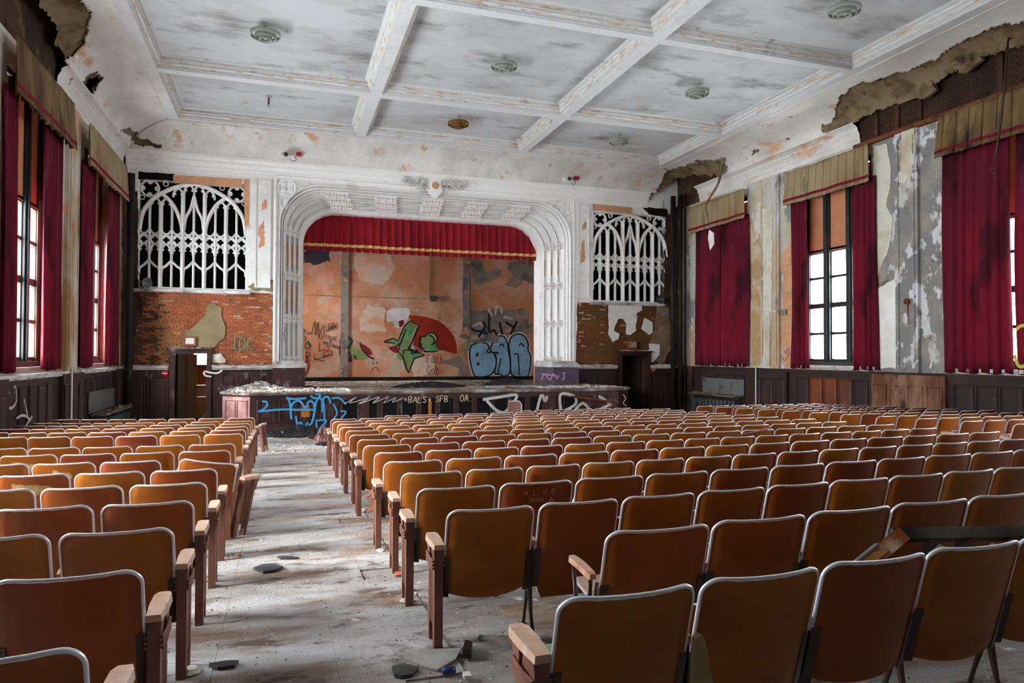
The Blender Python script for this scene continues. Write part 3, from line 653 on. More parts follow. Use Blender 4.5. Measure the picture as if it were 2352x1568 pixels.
for i in range(4, 15):
    for c in range(8):
        x = 5.36+.02*(14-i)+c*.505; y = 3.86+.82*i+.50-(.018*max(0, i-9)*2)
        seats.append(('r', i, c, x, y, .925))
vis = []
for s in seats:
    b, i, c, x, y, sx_ = s
    if y < 1.2: continue
    u, v = pr((x, y, zf(y)+.6)); ur, vr = pr((x-.25, y, zf(y)+.75)); ul, vl = pr((x+.25, y, zf(y)+.75))
    if (0 < ur < 2352 or 0 < u < 2352 or 0 < ul < 2352) and vr < 1568:
        d = (Vector((x, y, 0))-Vector((CAM.x, CAM.y, 0))).length; vis.append((d, s))
vis.sort(key=lambda q: q[0])
NIND = 330
far = []
BL = {'c': 'centre block', 'l': 'left block', 'r': 'right block'}
cmin = {}
for rank, (d, s) in enumerate(vis):
    b, i, c, x, y, sx_ = s
    if rank >= NIND: far.append(s); continue
    rown = {'c': i+2, 'l': i+2, 'r': i-4}[b]
    side = {'c': 'left aisle', 'l': 'aisle', 'r': 'right aisle'}[b]
    desc = 'brown plywood seat'
    kw = {'sx': sx_}
    if b == 'c' and i == -2 and c == 0: kw['down'] = True; kw['green'] = True
    if b == 'c' and i == 0 and c == 1: kw['low'] = True
    if b == 'c' and i == -1 and c == 1: kw['down'] = True; kw['lstd'] = True
    if b == 'l' and i == 4 and c == 0: desc = 'tilted loose plywood seat'; kw['roll'] = R(9); kw['tilt'] = R(4)
    if b == 'l' and i in (3, 4) and c in (2, 3): desc = 'dust-smeared plywood seat'
    lab = '%s, %s, %s row from camera, %s from %s' % (desc, BL[b], ORD[rown], ORD[c], side)
    det = 2 if y < 8.5 else (1 if y < 11.5 else 0)
    le = b in 'cr' and c == 0 and not (b == 'c' and i == 4); re_ = b == 'l' and c == 0
    if b == 'r': kw['std'] = False
    if b == 'c' and i == 12: le = True
    ch = chair(x, y, lab, det, le, re_, rz=rnd.uniform(-.02, .02), **kw)
print('seats in view', len(vis), 'far', len(far))
if far:
    k = MB()
    for b, i, c, x, y, sx_ in far:
        o = len(k.v)
        for nm, mi in (('backrest', 0), ('edge_trim', 1)): 
            q = CM[nm]; k.add([(v[0]*sx_+x, v[1]+y, v[2]+zf(y)) for v in q.v], q.f, mi)
    tag(k.build('far_seats', [M['ply'], M['alu']], None, True), 'far rows of small plywood seats near the front of the hall', 'seats', None, 'stuff')
# ================================================================ FRONT WALL, PROSCENIUM, STAGE
ZS = .53                                # stage floor
def cells(k, xs, zs, y0, y1, holes, mi=lambda x, z: 0):
    for i in range(len(xs)-1):
        for j in range(len(zs)-1):
            cx, cz = (xs[i]+xs[i+1])/2, (zs[j]+zs[j+1])/2
            if any(a < cx < b and c < cz < d for a, b, c, d in holes): continue
            k.bb(xs[i], xs[i+1], y0, y1, zs[j], zs[j+1], mi(cx, cz))
GL = (-9.17, -6.06, 3.66, 7.0); GR = (6.0, 9.14, 3.66, 7.0)
DL = (-8.08, -7.18, -1, 1.64); DR = (7.14, 8.2, -1, 1.64)
k = MB()
cells(k, [-10, -9.17, -8.08, -7.18, -6.06, -5.19, 5.19, 6.0, 7.14, 8.2, 9.14, 10], [-1.2, 1.25, 1.64, 3.58, 3.66, 7.0, 7.37, 9.0], YF+.03, YF+.45,
      [GL, GR, DL, DR, (-5.19, 5.19, -2, 7.37)], lambda x, z: (1 if z < 3.58 and x < 0 else 2 if z < 3.58 else 0))
wall_front = struct(k, 'wall_front', [M['plaster'], M['mortar'], M['mortar_d']])
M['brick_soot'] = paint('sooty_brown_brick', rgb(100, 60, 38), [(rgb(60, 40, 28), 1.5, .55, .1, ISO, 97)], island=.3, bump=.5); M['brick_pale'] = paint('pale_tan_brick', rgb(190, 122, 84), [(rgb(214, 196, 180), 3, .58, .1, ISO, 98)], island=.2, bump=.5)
# bricks: courses of real bricks, each about 13 x 4 px: one joined mesh per side
def bricks(x0, x1, z0, z1, mat, label):
    k = MB(); nz = int((z1-z0)/.0715)
    for j in range(nz):
        z = z0+j*.0715; off = (.1075 if j % 2 else 0)+rnd.uniform(-.008, .008); x = x0-off
        while x < x1:
            w = .215 if (j % 6) else .112
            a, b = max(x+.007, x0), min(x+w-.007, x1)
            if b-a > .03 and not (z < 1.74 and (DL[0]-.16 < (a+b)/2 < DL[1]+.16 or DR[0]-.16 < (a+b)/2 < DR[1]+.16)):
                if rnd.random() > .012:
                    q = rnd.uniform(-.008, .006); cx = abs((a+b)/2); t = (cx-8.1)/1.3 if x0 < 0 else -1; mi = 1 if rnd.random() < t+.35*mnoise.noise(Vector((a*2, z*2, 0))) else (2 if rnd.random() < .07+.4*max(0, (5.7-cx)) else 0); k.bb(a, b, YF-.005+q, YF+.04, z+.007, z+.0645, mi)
            x += w
    o = k.build('brickwork', [mat, M['brick_soot'], M['brick_pale']], wall_front); return tag(o, label, None, None, 'stuff')
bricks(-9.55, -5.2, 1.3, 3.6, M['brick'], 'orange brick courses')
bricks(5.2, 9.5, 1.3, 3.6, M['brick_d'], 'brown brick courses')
# plaster still clinging: broken-edged slabs
def patch(pts, y, th, mat, name, par=wall_front, amp=2.2, step=4, seed=0):
    P = ragged([Vector(p) for p in pts], amp, step, seed); k = MB()
    k.prism([ony(p.x, p.y, y) for p in P], (0, -th, 0)); return k.build(name, mat, par)
def patchx(pts, x, th, mat, name, par, amp=2.2, step=4, seed=0):
    P = ragged([Vector(p) for p in pts], amp, step, seed); k = MB()
    k.prism([onx(p.x, p.y, x) for p in P], (-th if x > 0 else th, 0, 0)); return k.build(name, mat, par)
M['tanpl'] = paint('tan_base_coat', rgb(150, 134, 100), [(rgb(120, 104, 74), 1.5, .55, .12, ISO, 101)], bump=.4)
M['greybr'] = paint('grey_brown_coat', rgb(142, 116, 98), [(rgb(112, 90, 74), 1.5, .55, .12, ISO, 102), (rgb(176, 160, 148), 2.2, .64, .06, ISO, 103)], bump=.4)
c2 = lambda L: [(u/2.8, 440+v/2.8) for u, v in L]
c4 = lambda L: [(1300+u/2.528, 340+v/2.528) for u, v in L]
patch(c2([(1370, 715), (1425, 745), (1425, 800), (1452, 880), (1440, 940), (1380, 1000), (1270, 1000), (1180, 915), (1270, 850), (1320, 790), (1330, 730)]), YF, .05, M['tanpl'], 'plaster_patch', seed=1)
patch(c2([(1590, 612), (1680, 560), (1765, 570), (1775, 660), (1740, 640), (1690, 632), (1640, 640)]), YF, .05, M['tanpl'], 'plaster_patch', seed=2)
patch(c2([(1366, 1045), (1420, 1040), (1455, 1080), (1450, 1100), (1366, 1100)]), YF, .07, M['rubble'], 'plaster_patch', seed=3)
patch(c4([(245, 905), (435, 900), (440, 940), (405, 960), (415, 980), (400, 1030), (405, 1060), (370, 1085), (345, 1080), (350, 1020), (330, 990), (300, 990), (285, 1030), (275, 1060), (308, 1080), (300, 1110), (270, 1125), (245, 1080), (250, 1040), (245, 980)]), YF, .05, M['plaster'], 'plaster_patch', seed=4, amp=1.2)
patch(c4([(455, 985), (500, 1010), (500, 1070), (480, 1085), (437, 1050)]), YF, .05, M['plaster'], 'plaster_patch', seed=5, amp=1.2)
patch(c4([(525, 915), (590, 930), (595, 990), (625, 1020), (625, 1120), (590, 1190), (565, 1245), (540, 1250), (480, 1170), (505, 1060), (520, 980)]), YF, .045, M['greybr'], 'plaster_patch', seed=6)
patch(c4([(480, 1135), (540, 1140), (538, 1200), (500, 1245), (485, 1240)]), YF, .06, M['plaster'], 'plaster_patch', seed=7, amp=1.2)
# plaster fields above the brick
def field(pts, mat, seed, name='plaster_field'): return patch(pts, YF+.035, .075, mat, name, amp=1.6, step=5, seed=seed)
field([(566, 402), (634, 405), (640, 640), (640, 845), (632, 845), (636, 690), (632, 650), (600, 642), (590, 662), (566, 668)], M['plaster'], 11)
field([(1318, 455), (1362, 455), (1360, 690), (1345, 672), (1325, 685), (1320, 845), (1310, 845), (1316, 460)], M['plaster'], 12)
field([(300, 345), (566, 380), (566, 424), (318, 412), (315, 440), (296, 445), (290, 400)], M['plaster'], 13)
field([(1360, 450), (1520, 462), (1520, 478), (1530, 498), (1360, 486)], M['plaster'], 14)
patch([(398, 402), (556, 411), (556, 432), (398, 420)], YF-.035, .02, M['peach'], 'peach_band', amp=.8, seed=15)
patch([(560, 411), (573, 412), (572, 520), (562, 520)], YF-.035, .018, M['peach'], 'peach_band', amp=.8, seed=16)
patch([(1364, 468), (1452, 477), (1452, 492), (1364, 483)], YF-.035, .02, M['peach'], 'peach_band', amp=.8, seed=17)
for sd, pts in enumerate(([(318, 394), (400, 399), (402, 416), (318, 411)], [(1474, 475), (1530, 480), (1535, 500), (1490, 492)])):
    patch(pts, YF-.036, .012, M['black'], 'painted_hole_dark', amp=1.5, seed=18+sd)  # black sheet on the plaster, paints the dark inside a tear
patch([(282, 430), (316, 440), (318, 660), (330, 700), (312, 760), (300, 838), (282, 838)], YF-.002, .02, M['ruin'], 'sooty_corner_coat', amp=3, seed=20)
patch([(1528, 500), (1560, 470), (1566, 845), (1530, 845), (1524, 700)], YF-.002, .02, M['ruin'], 'sooty_corner_coat', amp=3, seed=21)
# slim panelled pilasters beside the arch
for s in (-1, 1):
    k = MB(); a, b = sorted((s*5.33, s*5.82))
    k.bb(a, b, YF-.07, YF, 3.75, 7.22)
    for e in (a+.03, b-.03): k.bb(e-.02, e+.02, YF-.10, YF-.07, 3.8, 7.18)
    k.bb(a+.05, b-.05, YF-.10, YF-.07, 7.12, 7.18); k.build('pilaster', M['plaster'], wall_front)
    k = MB()
    for u0, u1, z0, z1 in ((.12, .3, 5.0, 5.9), (.18, .36, 6.2, 6.6)):
        P = ragged([(a+u0, z0), (a+u1, z0+.1), (a+u1-.03, z1), (a+u0+.02, z1-.2)], .05, .06, s)
        k.prism([(p.x, YF-.07, p.y) for p in P], (0, -.006, 0))
    k.build('bare_peach_patch', M['peach'], wall_front)
# soot-black pipes in the right corner, one in the left
for i, (x, y, r) in enumerate(((9.16, 23.45, .10), (9.31, 23.18, .09), (9.37, 22.95, .05))):
    k = MB(); k.tube([(x, y, zf(y)), (x, y, 7.7)], r, 10); o = k.build('riser_pipe', paint('sooty_pipe%d' % i, rgb(34, 28, 26), [(rgb(96, 84, 74), 3, .62, .06, (1, 1, .4), 104)], rough=.6, bump=.4), None, True, (x, y, zf(y)))
    tag(o, ('thick soot-black riser pipe in the right front corner', 'second soot-black riser pipe in the right front corner', 'thin dark riser pipe beside the right corner curtain')[i], 'pipe', 'riser pipes')
k = MB(); k.tube([(-9.28, 23.35, zf(23.3)), (-9.28, 23.35, 7.0)], .11, 10); tag(k.build('riser_pipe', MATS['sooty_pipe0'], None, True, (-9.28, 23.35, zf(23.3))), 'soot-black riser pipe in the left front corner', 'pipe', 'riser pipes')

# ---- tracery grilles
def grille(G, label_side, broken):
    x0, x1, z0, z1 = G; par = empty('organ_grille', ((x0+x1)/2, YF+.1, z0), 'white gothic plaster tracery grille over a dark chamber, %s of the stage' % label_side, 'grille', 'gothic tracery grilles')
    y = YF+.12; n = (0, -1, 0)
    def P(a, b): return Vector((x0+(x1-x0)*a, y, z0+(z1-z0)*b))
    def bar(pts, w, d, nm, cur=True):
        k = MB(); q = [P(*p) for p in pts]
        if cur and len(q) > 2: q = smooth_curve(q, 5)
        k.ribbon(q, n, w, d); return k.build(nm, M['ornament'], par)
    for a in (0, 1): bar([(a, 0), (a, 1)], .07, .12, 'frame_bar')
    bar([(0, 1), (1, 1)], .07, .12, 'frame_bar'); bar([(0, .0), (1, .0)], .07, .12, 'frame_bar')
    for a in (.2, .4, .6, .8): bar([(a, 0), (a, .9 if a in (.4, .6) else .78)], .115, .18, 'mullion')
    for a in (.1, .3, .5, .7, .9): bar([(a, 0), (a, {.1: .74, .3: .80, .5: .88, .7: .80, .9: .74}[a])], .068, .12, 'mullion')
    for f in (lambda a: a, lambda a: 1-a):
        bar([(f(a), b) for a, b in ((.01, .53), (.03, .66), (.07, .745), (.16, .845), (.33, .94), (.5, .985))], .115, .17, 'arch_rib')
        bar([(f(a), b) for a, b in ((.2, .875), (.29, .80), (.35, .70), (.385, .60), (.395, .52))], .105, .17, 'arch_rib')
        bar([(f(a), b) for a, b in ((.41, .55), (.425, .66), (.465, .74), (.497, .86))], .08, .14, 'arch_rib')
        bar([(f(a), b) for a, b in ((.2, .52), (.2, .8))], .06, .12, 'mullion')
    def head(a, b, hw, lift=.045, w=.06):
        bar([(a-hw, b-lift*1.2), (a-hw*.95, b-lift*.4), (a-hw*.5, b+lift*.35), (a, b+lift*.7), (a+hw*.5, b+lift*.35), (a+hw*.95, b-lift*.4), (a+hw, b-lift*1.2)], w, .10, 'light_head')
        for s in (-1, 1):
            k = MB(); c = P(a+s*hw*.62, b-lift*.5); k.lathe((c.x, c.y-.05, c.z), [(.032, -.03), (.032, .03)], 8, 'y'); k.build('cusp', M['ornament'], par)
    for i in range(10):
        a = .05+.1*i; head(a, .375, .042); bar([(a-.045, .535), (a-.02, .505), (a, .50), (a+.02, .505), (a+.045, .535)], .06, .11, 'light_sill')
    for a, b in ((.15, .80), (.25, .80), (.75, .80), (.85, .80), (.355, .90), (.455, .94), (.545, .94), (.645, .90)): head(a, b, .045)
    for i in range(5):
        c = .1+.2*i
        for s in (-1, 1): bar([(c+s*.092, .13), (c+s*.085, .18), (c+s*.05, .205), (c, .255)], .07, .13, 'ogee_rib')
    def quatre(a, b, r, w=.058, rot=0):
        k = MB(); c = P(a, b); m_ = 20
        k.ribbon([c+Vector((r*math.cos(2*math.pi*i/m_), 0, r*math.sin(2*math.pi*i/m_))) for i in range(m_)], n, w*1.3, .10, closed=True)
        for q in range(4):
            an = rot+math.pi/4+q*math.pi/2; e = c+Vector((math.cos(an), 0, math.sin(an)))*r*.80
            k.lathe((e.x, e.y-.04, e.z), [(r*.30, -.04), (r*.30, .03), (r*.2, .045)], 8, 'y')
        k.build('quatrefoil', M['ornament'], par)
    for i in range(10): quatre(.05+.1*i, .445, .135)
    for a in (.1, .9): quatre(a, .915, .25, .045, math.pi/4)
    for a, b in ((.24, .965), (.76, .965), (.03, .83), (.97, .83)):
        k = MB(); c = P(a, b); k.ribbon([c+Vector((.07*math.cos(t*.63), 0, .07*math.sin(t*.63))) for t in range(10)], n, .03, .08, closed=True); k.build('quatrefoil', M['ornament'], par)
    k = MB(); zz = z0-.03
    k.loft([[(x0-.12, YF-.16, zz-.10), (x0-.12, YF-.16, zz-.02), (x0-.12, YF+.12, zz), (x0-.12, YF+.12, zz-.14)], [(x1+.12-(.35 if broken else 0), YF-.16, zz-.10), (x1+.12-(.35 if broken else 0), YF-.16, zz-.02), (x1+.12, YF+.12, zz), (x1+.12, YF+.12, zz-.14)]], True, True)
    k.build('sill', M['dustcap'], par)
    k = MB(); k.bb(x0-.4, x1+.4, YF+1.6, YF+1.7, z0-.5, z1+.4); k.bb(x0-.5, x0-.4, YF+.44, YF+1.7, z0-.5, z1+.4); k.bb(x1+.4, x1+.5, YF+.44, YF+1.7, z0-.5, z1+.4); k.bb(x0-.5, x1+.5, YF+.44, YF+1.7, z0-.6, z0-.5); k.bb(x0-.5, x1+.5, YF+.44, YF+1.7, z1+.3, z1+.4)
    k.build('organ_chamber', M['black'], wall_front)  # chamber walls coloured black to give its darkness
    return par
grille(GL, 'left', False); grille(GR, 'right', True)

# ---- proscenium arch: splayed, fluted, rounded corners
def lerp(a, b, t): return a+(b-a)*t
def arch_pts(kk, dy=0, zb=1.27, nl=10, na=14, nt=24):
    h, t, r, y = lerp(5.08, 4.29, kk), lerp(7.18, 6.53, kk), lerp(1.32, 1.1, kk), lerp(23.80, 25.19, kk)+dy
    P = [Vector((-h, y, lerp(zb, t-r, i/nl))) for i in range(nl)]
    P += [Vector((-h+r-r*math.cos(R(90)*i/na), y, t-r+r*math.sin(R(90)*i/na))) for i in range(na)]
    P += [Vector((lerp(-h+r, h-r, i/nt), y, t)) for i in range(nt)]
    P += [Vector((h-r+r*math.sin(R(90)*i/na), y, t-r+r*math.cos(R(90)*i/na))) for i in range(na)]
    P += [Vector((h, y, lerp(t-r, zb, i/nl))) for i in range(nl+1)]
    return P
APROF = [(0, .03), (0, -.07), (.02, -.10), (.05, -.10), (.052, -.05), (.055, .10), (.082, .10), (.085, -.05), (.12, -.07), (.135, -.05), (.138, .10), (.163, .10), (.166, 0), (.2, 0)]
for f0 in (.21, .41, .61): APROF += [(f0, 0), (f0+.004, .13), (f0+.03, .19), (f0+.085, .21), (f0+.14, .19), (f0+.166, .13), (f0+.17, 0)]
APROF += [(.82, 0), (.88, 0), (.90, -.035), (.95, -.05), (.985, -.03), (1.0, .03), (1.0, .35)]
k = MB(); k.loft([arch_pts(a, d) for a, d in APROF], False); k.build('proscenium_arch', M['ornament'], wall_front)
# spandrels and rectangular frame
o = arch_pts(0, .02); q = []
for p in o:
    if abs(p.x) >= 5.079 and p.z < 5.87: q.append(Vector((math.copysign(5.22, p.x), p.y, p.z)))
    elif p.z >= 7.179 and abs(p.x) < 3.77: q.append(Vector((p.x, p.y, 7.40)))
    else:
        c = Vector((math.copysign(3.76, p.x), p.y, 5.86)); d = p-c; s = min((1.46/abs(d.x)) if abs(d.x) > 1e-6 else 99, (1.54/abs(d.z)) if abs(d.z) > 1e-6 else 99); q.append(c+d*s)
k = MB(); k.loft([o, q], False); k.build('spandrel', M['ornament'], wall_front)
k = MB(); fr = [Vector((-5.2, YF, 1.3)), Vector((-5.2, YF, 7.37)), Vector((5.2, YF, 7.37)), Vector((5.2, YF, 1.3))]
for a, b in ((0, 1), (1, 2), (2, 3)):
    k.ribbon([fr[a], fr[b]], (0, -1, 0), .09, .10)
k.build('arch_frame', M['ornament'], wall_front)
# rosettes
def rosette_mesh(r, name):
    k = MB(); m_ = 16
    k.tube([(r*math.cos(2*math.pi*i/m_), 0, r*math.sin(2*math.pi*i/m_)) for i in range(m_)], r*.16, 5, closed=True)
    for q in range(4):
        an = math.pi/4+q*math.pi/2; k.lathe((math.cos(an)*r*.55, 0, math.sin(an)*r*.55), [(r*.36, .02), (r*.34, -r*.1), (r*.12, -r*.16)], 8, 'y')
    k.lathe((0, .03, 0), [(r*1.02, .03), (r*1.02, 0)], 14, 'y', 1)
    me = bpy.data.meshes.new(name); me.from_pydata(k.v, [], k.f); me.materials.append(M['ornament']); me.materials.append(M.setdefault('palepeach', paint('faded_peach', rgb(230, 202, 178), [(PEACH, 6, .6, .04, ISO, 155)], bump=.1))); me.polygons.foreach_set('material_index', k.m); return me
RS, RB = rosette_mesh(.12, 'rosette_small'), rosette_mesh(.27, 'rosette_big')
def rosette(p, me, rot=(0, 0, 0)):
    o = bpy.data.objects.new('quatrefoil', me); COL.objects.link(o); o.parent = wall_front; o.location = p; o.rotation_euler = rot
FK = (.295, .495, .695)
for kk in FK:
    h, t, y = lerp(5.08, 4.29, kk), lerp(7.18, 6.53, kk), lerp(23.80, 25.19, kk)
    for x in (-3.3, -1.65, 0, 1.65, 3.3):
        for dx in (-.24, 0, .24): rosette((x*(1.03-.15*kk)+dx, y-.10, t-.02), RS, (R(12), 0, 0))
    for s in (-1, 1):
        for z in (5.68, 4.22, 2.8, 1.45):
            for dz in (0,) if z < 2 else (-.0,): rosette((s*(h-.03), y-.07, z+dz), RS, (0, 0, R(-18)*s))
for s in (-1, 1):
    rosette((s*4.86, YF-.03, 7.03), RB)
    for dx, dz in ((.50, .14), (-.1, -.52)):
        k = MB(); c = Vector((s*(4.86-dx), YF-.02, 7.03+dz)); k.ribbon([c+Vector((.16*math.cos(i*.628)*(1.3 if dx > 0 else .7), 0, .09*math.sin(i*.628)*(1 if dx > 0 else 2))) for i in range(10)], (0, -1, 0), .03, .05, closed=True); k.build('spandrel_drop', M['ornament'], wall_front)
# peach base coat bared in the jamb flutes
for s in (-1, 1):
    for kk in FK:
        h, y = lerp(5.08, 4.29, kk), lerp(23.80, 25.19, kk)
        for z0, z1 in (((4.45, 5.4), (3.0, 4.0)) if s < 0 else ((4.6, 5.3),)):
            P = ragged([(-.05, z0), (.05, z0+.1), (.05, z1), (-.05, z1-.12)], .02, .06, kk+s)
            k = MB(); k.prism([(s*h+p.x, y+.203, p.y) for p in P], (0, -.005, 0)); k.build('bare_peach_patch', M['peach'], wall_front)
# cartouche with laurel
ct = Vector((-.02, YF-.12, 7.42))
k = MB(); sh = smooth_curve([(0, .42), (.13, .40), (.24, .30), (.22, .05), (.26, -.15), (.16, -.30), (0, -.42), (-.16, -.30), (-.26, -.15), (-.22, .05), (-.24, .30), (-.13, .40), (0, .42)], 4)
k.prism([(ct.x+p[0], ct.y, ct.z+p[1]) for p in sh[:-1]], (0, -.10, 0))
for s in (-1, 1): k.tube([(ct.x+s*(.08+.09*math.cos(a*.7)*(1-a/12)), ct.y-.1, ct.z+.36+.09*math.sin(a*.7)*(1-a/12)) for a in range(10)], .03, 6)
k.build('cartouche', M['ornament'], wall_front)
k = MB(); k.lathe((ct.x, ct.y-.10, ct.z), [(.17, .02), (.17, -.04), (.13, -.06), (.12, -.03)], 20, 'y'); k.build('cartouche_ring', M['ornament'], wall_front)
k = MB(); k.lathe((ct.x, ct.y-.13, ct.z), [(.125, 0), (.12, -.02), (.06, -.035), (.01, -.04)], 20, 'y'); k.build('cartouche_disc', M['peach'], wall_front)
for s in (-1, 1):
    k = MB()
    for i in range(75):
        t = rnd.random(); d = .24+.85*t; zz = .22-.05*t+rnd.uniform(-.42, .16)*(1-t*.75); an = rnd.uniform(-.9, .5); L = .115; c = ct+Vector((s*d, rnd.uniform(-.16, .02), zz))
        e = Vector((s*math.cos(an)*L, rnd.uniform(-.05, .03), math.sin(an)*L)); w_ = Vector((-math.sin(an)*.038*s, .02, math.cos(an)*.038))
        k.add([c-e, c+w_, c+e, c-w_, c+Vector((0, -.06, 0))], [(0, 1, 4), (1, 2, 4), (2, 3, 4), (3, 0, 4)])
    tag(k.build('laurel_branch', M.setdefault('leaf', paint('shaded_leaf_plaster', rgb(224, 222, 218), [(rgb(226, 224, 220), 5, .55, .1, ISO, 150)], bump=.1)), wall_front), kind='stuff')  # greyer than the ornament: the leaves' shading is put into the colour

# ---- plinths under the arch, front wainscot
for s in (-1, 1):
    k = MB(); a, b = sorted((s*5.24, s*4.25)); k.bb(a, b, 23.35, 25.3, ZS, 1.2)
    pl = k.build('arch_plinth', M['wains_f'] if s < 0 else paint('purple_grey_paint', rgb(92, 80, 96), [(rgb(70, 58, 70), 1.5, .55, .12, ISO, 105)], bump=.2), wall_front)
    k = MB(); k.loft([[(a-.05, 23.3, 1.2), (b+.05, 23.3, 1.2), (b+.05, 25.3, 1.2), (a-.05, 25.3, 1.2)], [(a-.05, 23.3, 1.25), (b+.05, 23.3, 1.25), (b+.05, 25.3, 1.25), (a-.05, 25.3, 1.25)], [(a+.03, 23.62, 1.42), (b-.03, 23.62, 1.42), (b-.03, 25.3, 1.42), (a+.03, 25.3, 1.42)]], True, True); k.build('plinth_cap', M['dustcap'], wall_front)
def fwains(x0, x1, panels, mat, z0=-1.0):
    k = MB(); k.bb(x0, x1, YF-.10, YF+.03, z0, 1.2); o = k.build('wainscot', mat, wall_front)
    for a, b, c, d in panels: panel('y', YF-.10, -1, a, b, c, d, mat, o)
    k = MB(); k.bb(x0, x1, YF-.24, YF+.03, 1.195, 1.26); k.bb(x0, x1, YF-.18, YF, 1.14, 1.195); k.build('wainscot_cap', M['dustcap'], wall_front)
fwains(-9.55, -8.24, [(-9.45, -8.9, -.5, .93), (-8.85, -8.32, -.5, .93)], M['wains_f'])
fwains(-7.02, -5.24, [(-6.72, -6.38, .66, .98), (-6.28, -5.94, .66, .98), (-5.84, -5.5, .66, .98)], M['wains_f'])
fwains(5.24, 6.92, [(5.42, 5.72, .66, .96), (5.84, 6.14, .66, .96), (6.26, 6.56, .66, .96), (6.66, 6.8, .0, .96)], M['wains'])
fwains(8.32, 9.55, [(8.42, 8.86, -.5, .93), (8.92, 9.4, -.5, .93)], M['wains'])

# ---- stage platform
ST = [(-5.81, 21.38), (5.81, 21.38), (6.6, 22.2), (6.6, YF-.1), (-6.6, YF-.1), (-6.6, 22.2)]
k = MB(); k.loft([[(x, y, -1.0) for x, y in ST], [(x, y, ZS-.1) for x, y in ST]], True, True); stage = struct(k, 'floor_stage_front', M['wains_f'])
def off(P, d): return [(-5.81-d*.4, 21.38-d), (5.81+d*.4, 21.38-d), (6.6+d, 22.2-d*.4), (6.6+d, YF-.1), (-6.6-d, YF-.1), (-6.6-d, 22.2-d*.4)]
k = MB(); k.loft([[(x, y, z) for x, y in off(ST, d)] for d, z in ((0, ZS-.1), (.04, ZS-.09), (.07, ZS-.06), (.07, ZS-.01), (.05, ZS))], True, True); k.build('stage_nosing', M['stagefloor'], stage)
k = MB(); k.bb(-6.4, 6.4, YF-.2, 30.2, ZS-.3, ZS-.005); k.build('stage_boards', M['stagefloor'], stage)
k = MB(); k.bb(-5.81, 5.81, 21.34, 21.38, -.69, -.5); k.build('stage_plinth', M['wains_f'], stage)
M['orangeply'] = paint('orange_plywood', rgb(196, 120, 50), [(rgb(160, 88, 34), 3, .55, .12, ISO, 151)], bump=.1)
opens = {4, 6, 7, 8, 9, 10, 11, 12, 14, 16}; half = {5, 13}
for i in range(19):
    a = -5.60+i*.588; z0, z1 = -.30, .30
    k = MB(); n_ = (0, -1, 0)
    k.ribbon([(a, 21.38, z0), (a+.46, 21.38, z0), (a+.46, 21.38, z1), (a, 21.38, z1)], n_, .05, .035, closed=True); f_ = k.build('panel_frame', M['wains_f'], stage)
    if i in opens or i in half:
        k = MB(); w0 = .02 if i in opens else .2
        k.bb(a+w0, a+.44, 21.374, 21.38, z0+.02, z1-.02); k.build('painted_dark_opening', M['black'], stage)  # thin black sheet, paints the dark of an opening
        if i in half: k = MB(); k.bb(a+.02, a+.2, 21.36, 21.378, z0+.02, z1-.02); k.build('panel', M['wains_f'], stage)
    else: panel('y', 21.378, -1, a+.03, a+.43, z0+.03, z1-.03, M['wains_f'], stage)
for x_, z0_, z1_, w_, lb in ((-4.29, -.19, .15, .24, 1), (-.62, -.3, .22, .10, 2)):
    k = MB(); k.bb(x_-w_/2, x_+w_/2, 21.335, 21.35, z0_, z1_); k.build('bare_plywood_scrap', M['orangeply'], stage)
# chamfered end with pink-dusted panels
dx, dy = .79, .82
for j, (s, mt) in enumerate(((-1, M['pinkpan']), (1, M['wains']))):
    n_ = Vector((s*.72, -.694, 0)); e = Vector((s*.694, .72, 0)); o_ = Vector((s*5.81, 21.38, 0))
    k = MB(); k.prism([o_+n_*.004+Vector((0, 0, -.7)), o_+e*1.13+n_*.004+Vector((0, 0, -.7)), o_+e*1.13+n_*.004+Vector((0, 0, ZS-.13)), o_+n_*.004+Vector((0, 0, ZS-.13))], n_*.006); k.build('chamfer_board', mt, stage)
    for q in (.12, .6):
        k = MB(); P = [o_+e*(q+a)+Vector((0, 0, z)) for a, z in ((0, -.4), (.4, -.4), (.4, .30), (0, .30))]
        k.ribbon([p+n_*.01 for p in P], n_, .06, .03, closed=True); k.build('panel', mt, stage)

# ---- stage box behind the arch
k = MB(); k.bb(-6.6, 6.6, 30.0, 30.3, 0, 8.0, 0)
for sx in (-1, 1):
    a, b = sorted((sx*6.4, sx*6.6))
    for y0, y1, z0, z1 in ((25.54, 27.2, 0, 8), (28.6, 30.2, 0, 8), (27.2, 28.6, 0, 3.0 if sx < 0 else 8), (27.2, 28.6, 4.6, 8)): k.bb(a, b, y0, y1, z0, z1, 0)  # unseen gap in the left wing wall, added to brighten the stage
k.bb(-6.6, 6.6, YF+1.4, 30.2, 7.6, 7.8, 1); k.bb(-6.6, -4.34, 25.54, 25.7, 0, 8, 0); k.bb(4.34, 6.6, 25.54, 25.7, 0, 8, 0)
k.bb(-5.2, 5.2, YF+.45, 25.7, 7.45, 8, 0)
M['stageback'] = paint('stage_back_paint', rgb(192, 130, 100), [(rgb(178, 124, 86), .5, .5, .1, ISO, 106), (rgb(206, 168, 148), .6, .55, .08, ISO, 107), (rgb(176, 160, 136), .7, .6, .03, (1, 1, 1.2), 108), (rgb(150, 136, 112), 1.6, .66, .05, ISO, 109)], bump=.3)
wall_stage = struct(k, 'wall_stage', [M['stageback'], M['black']])
k = MB(); k.bb(-6.4, 6.4, 29.9, 30.0, ZS, .68); tag(k.build('baseboard_stage', M['black']), kind='structure')
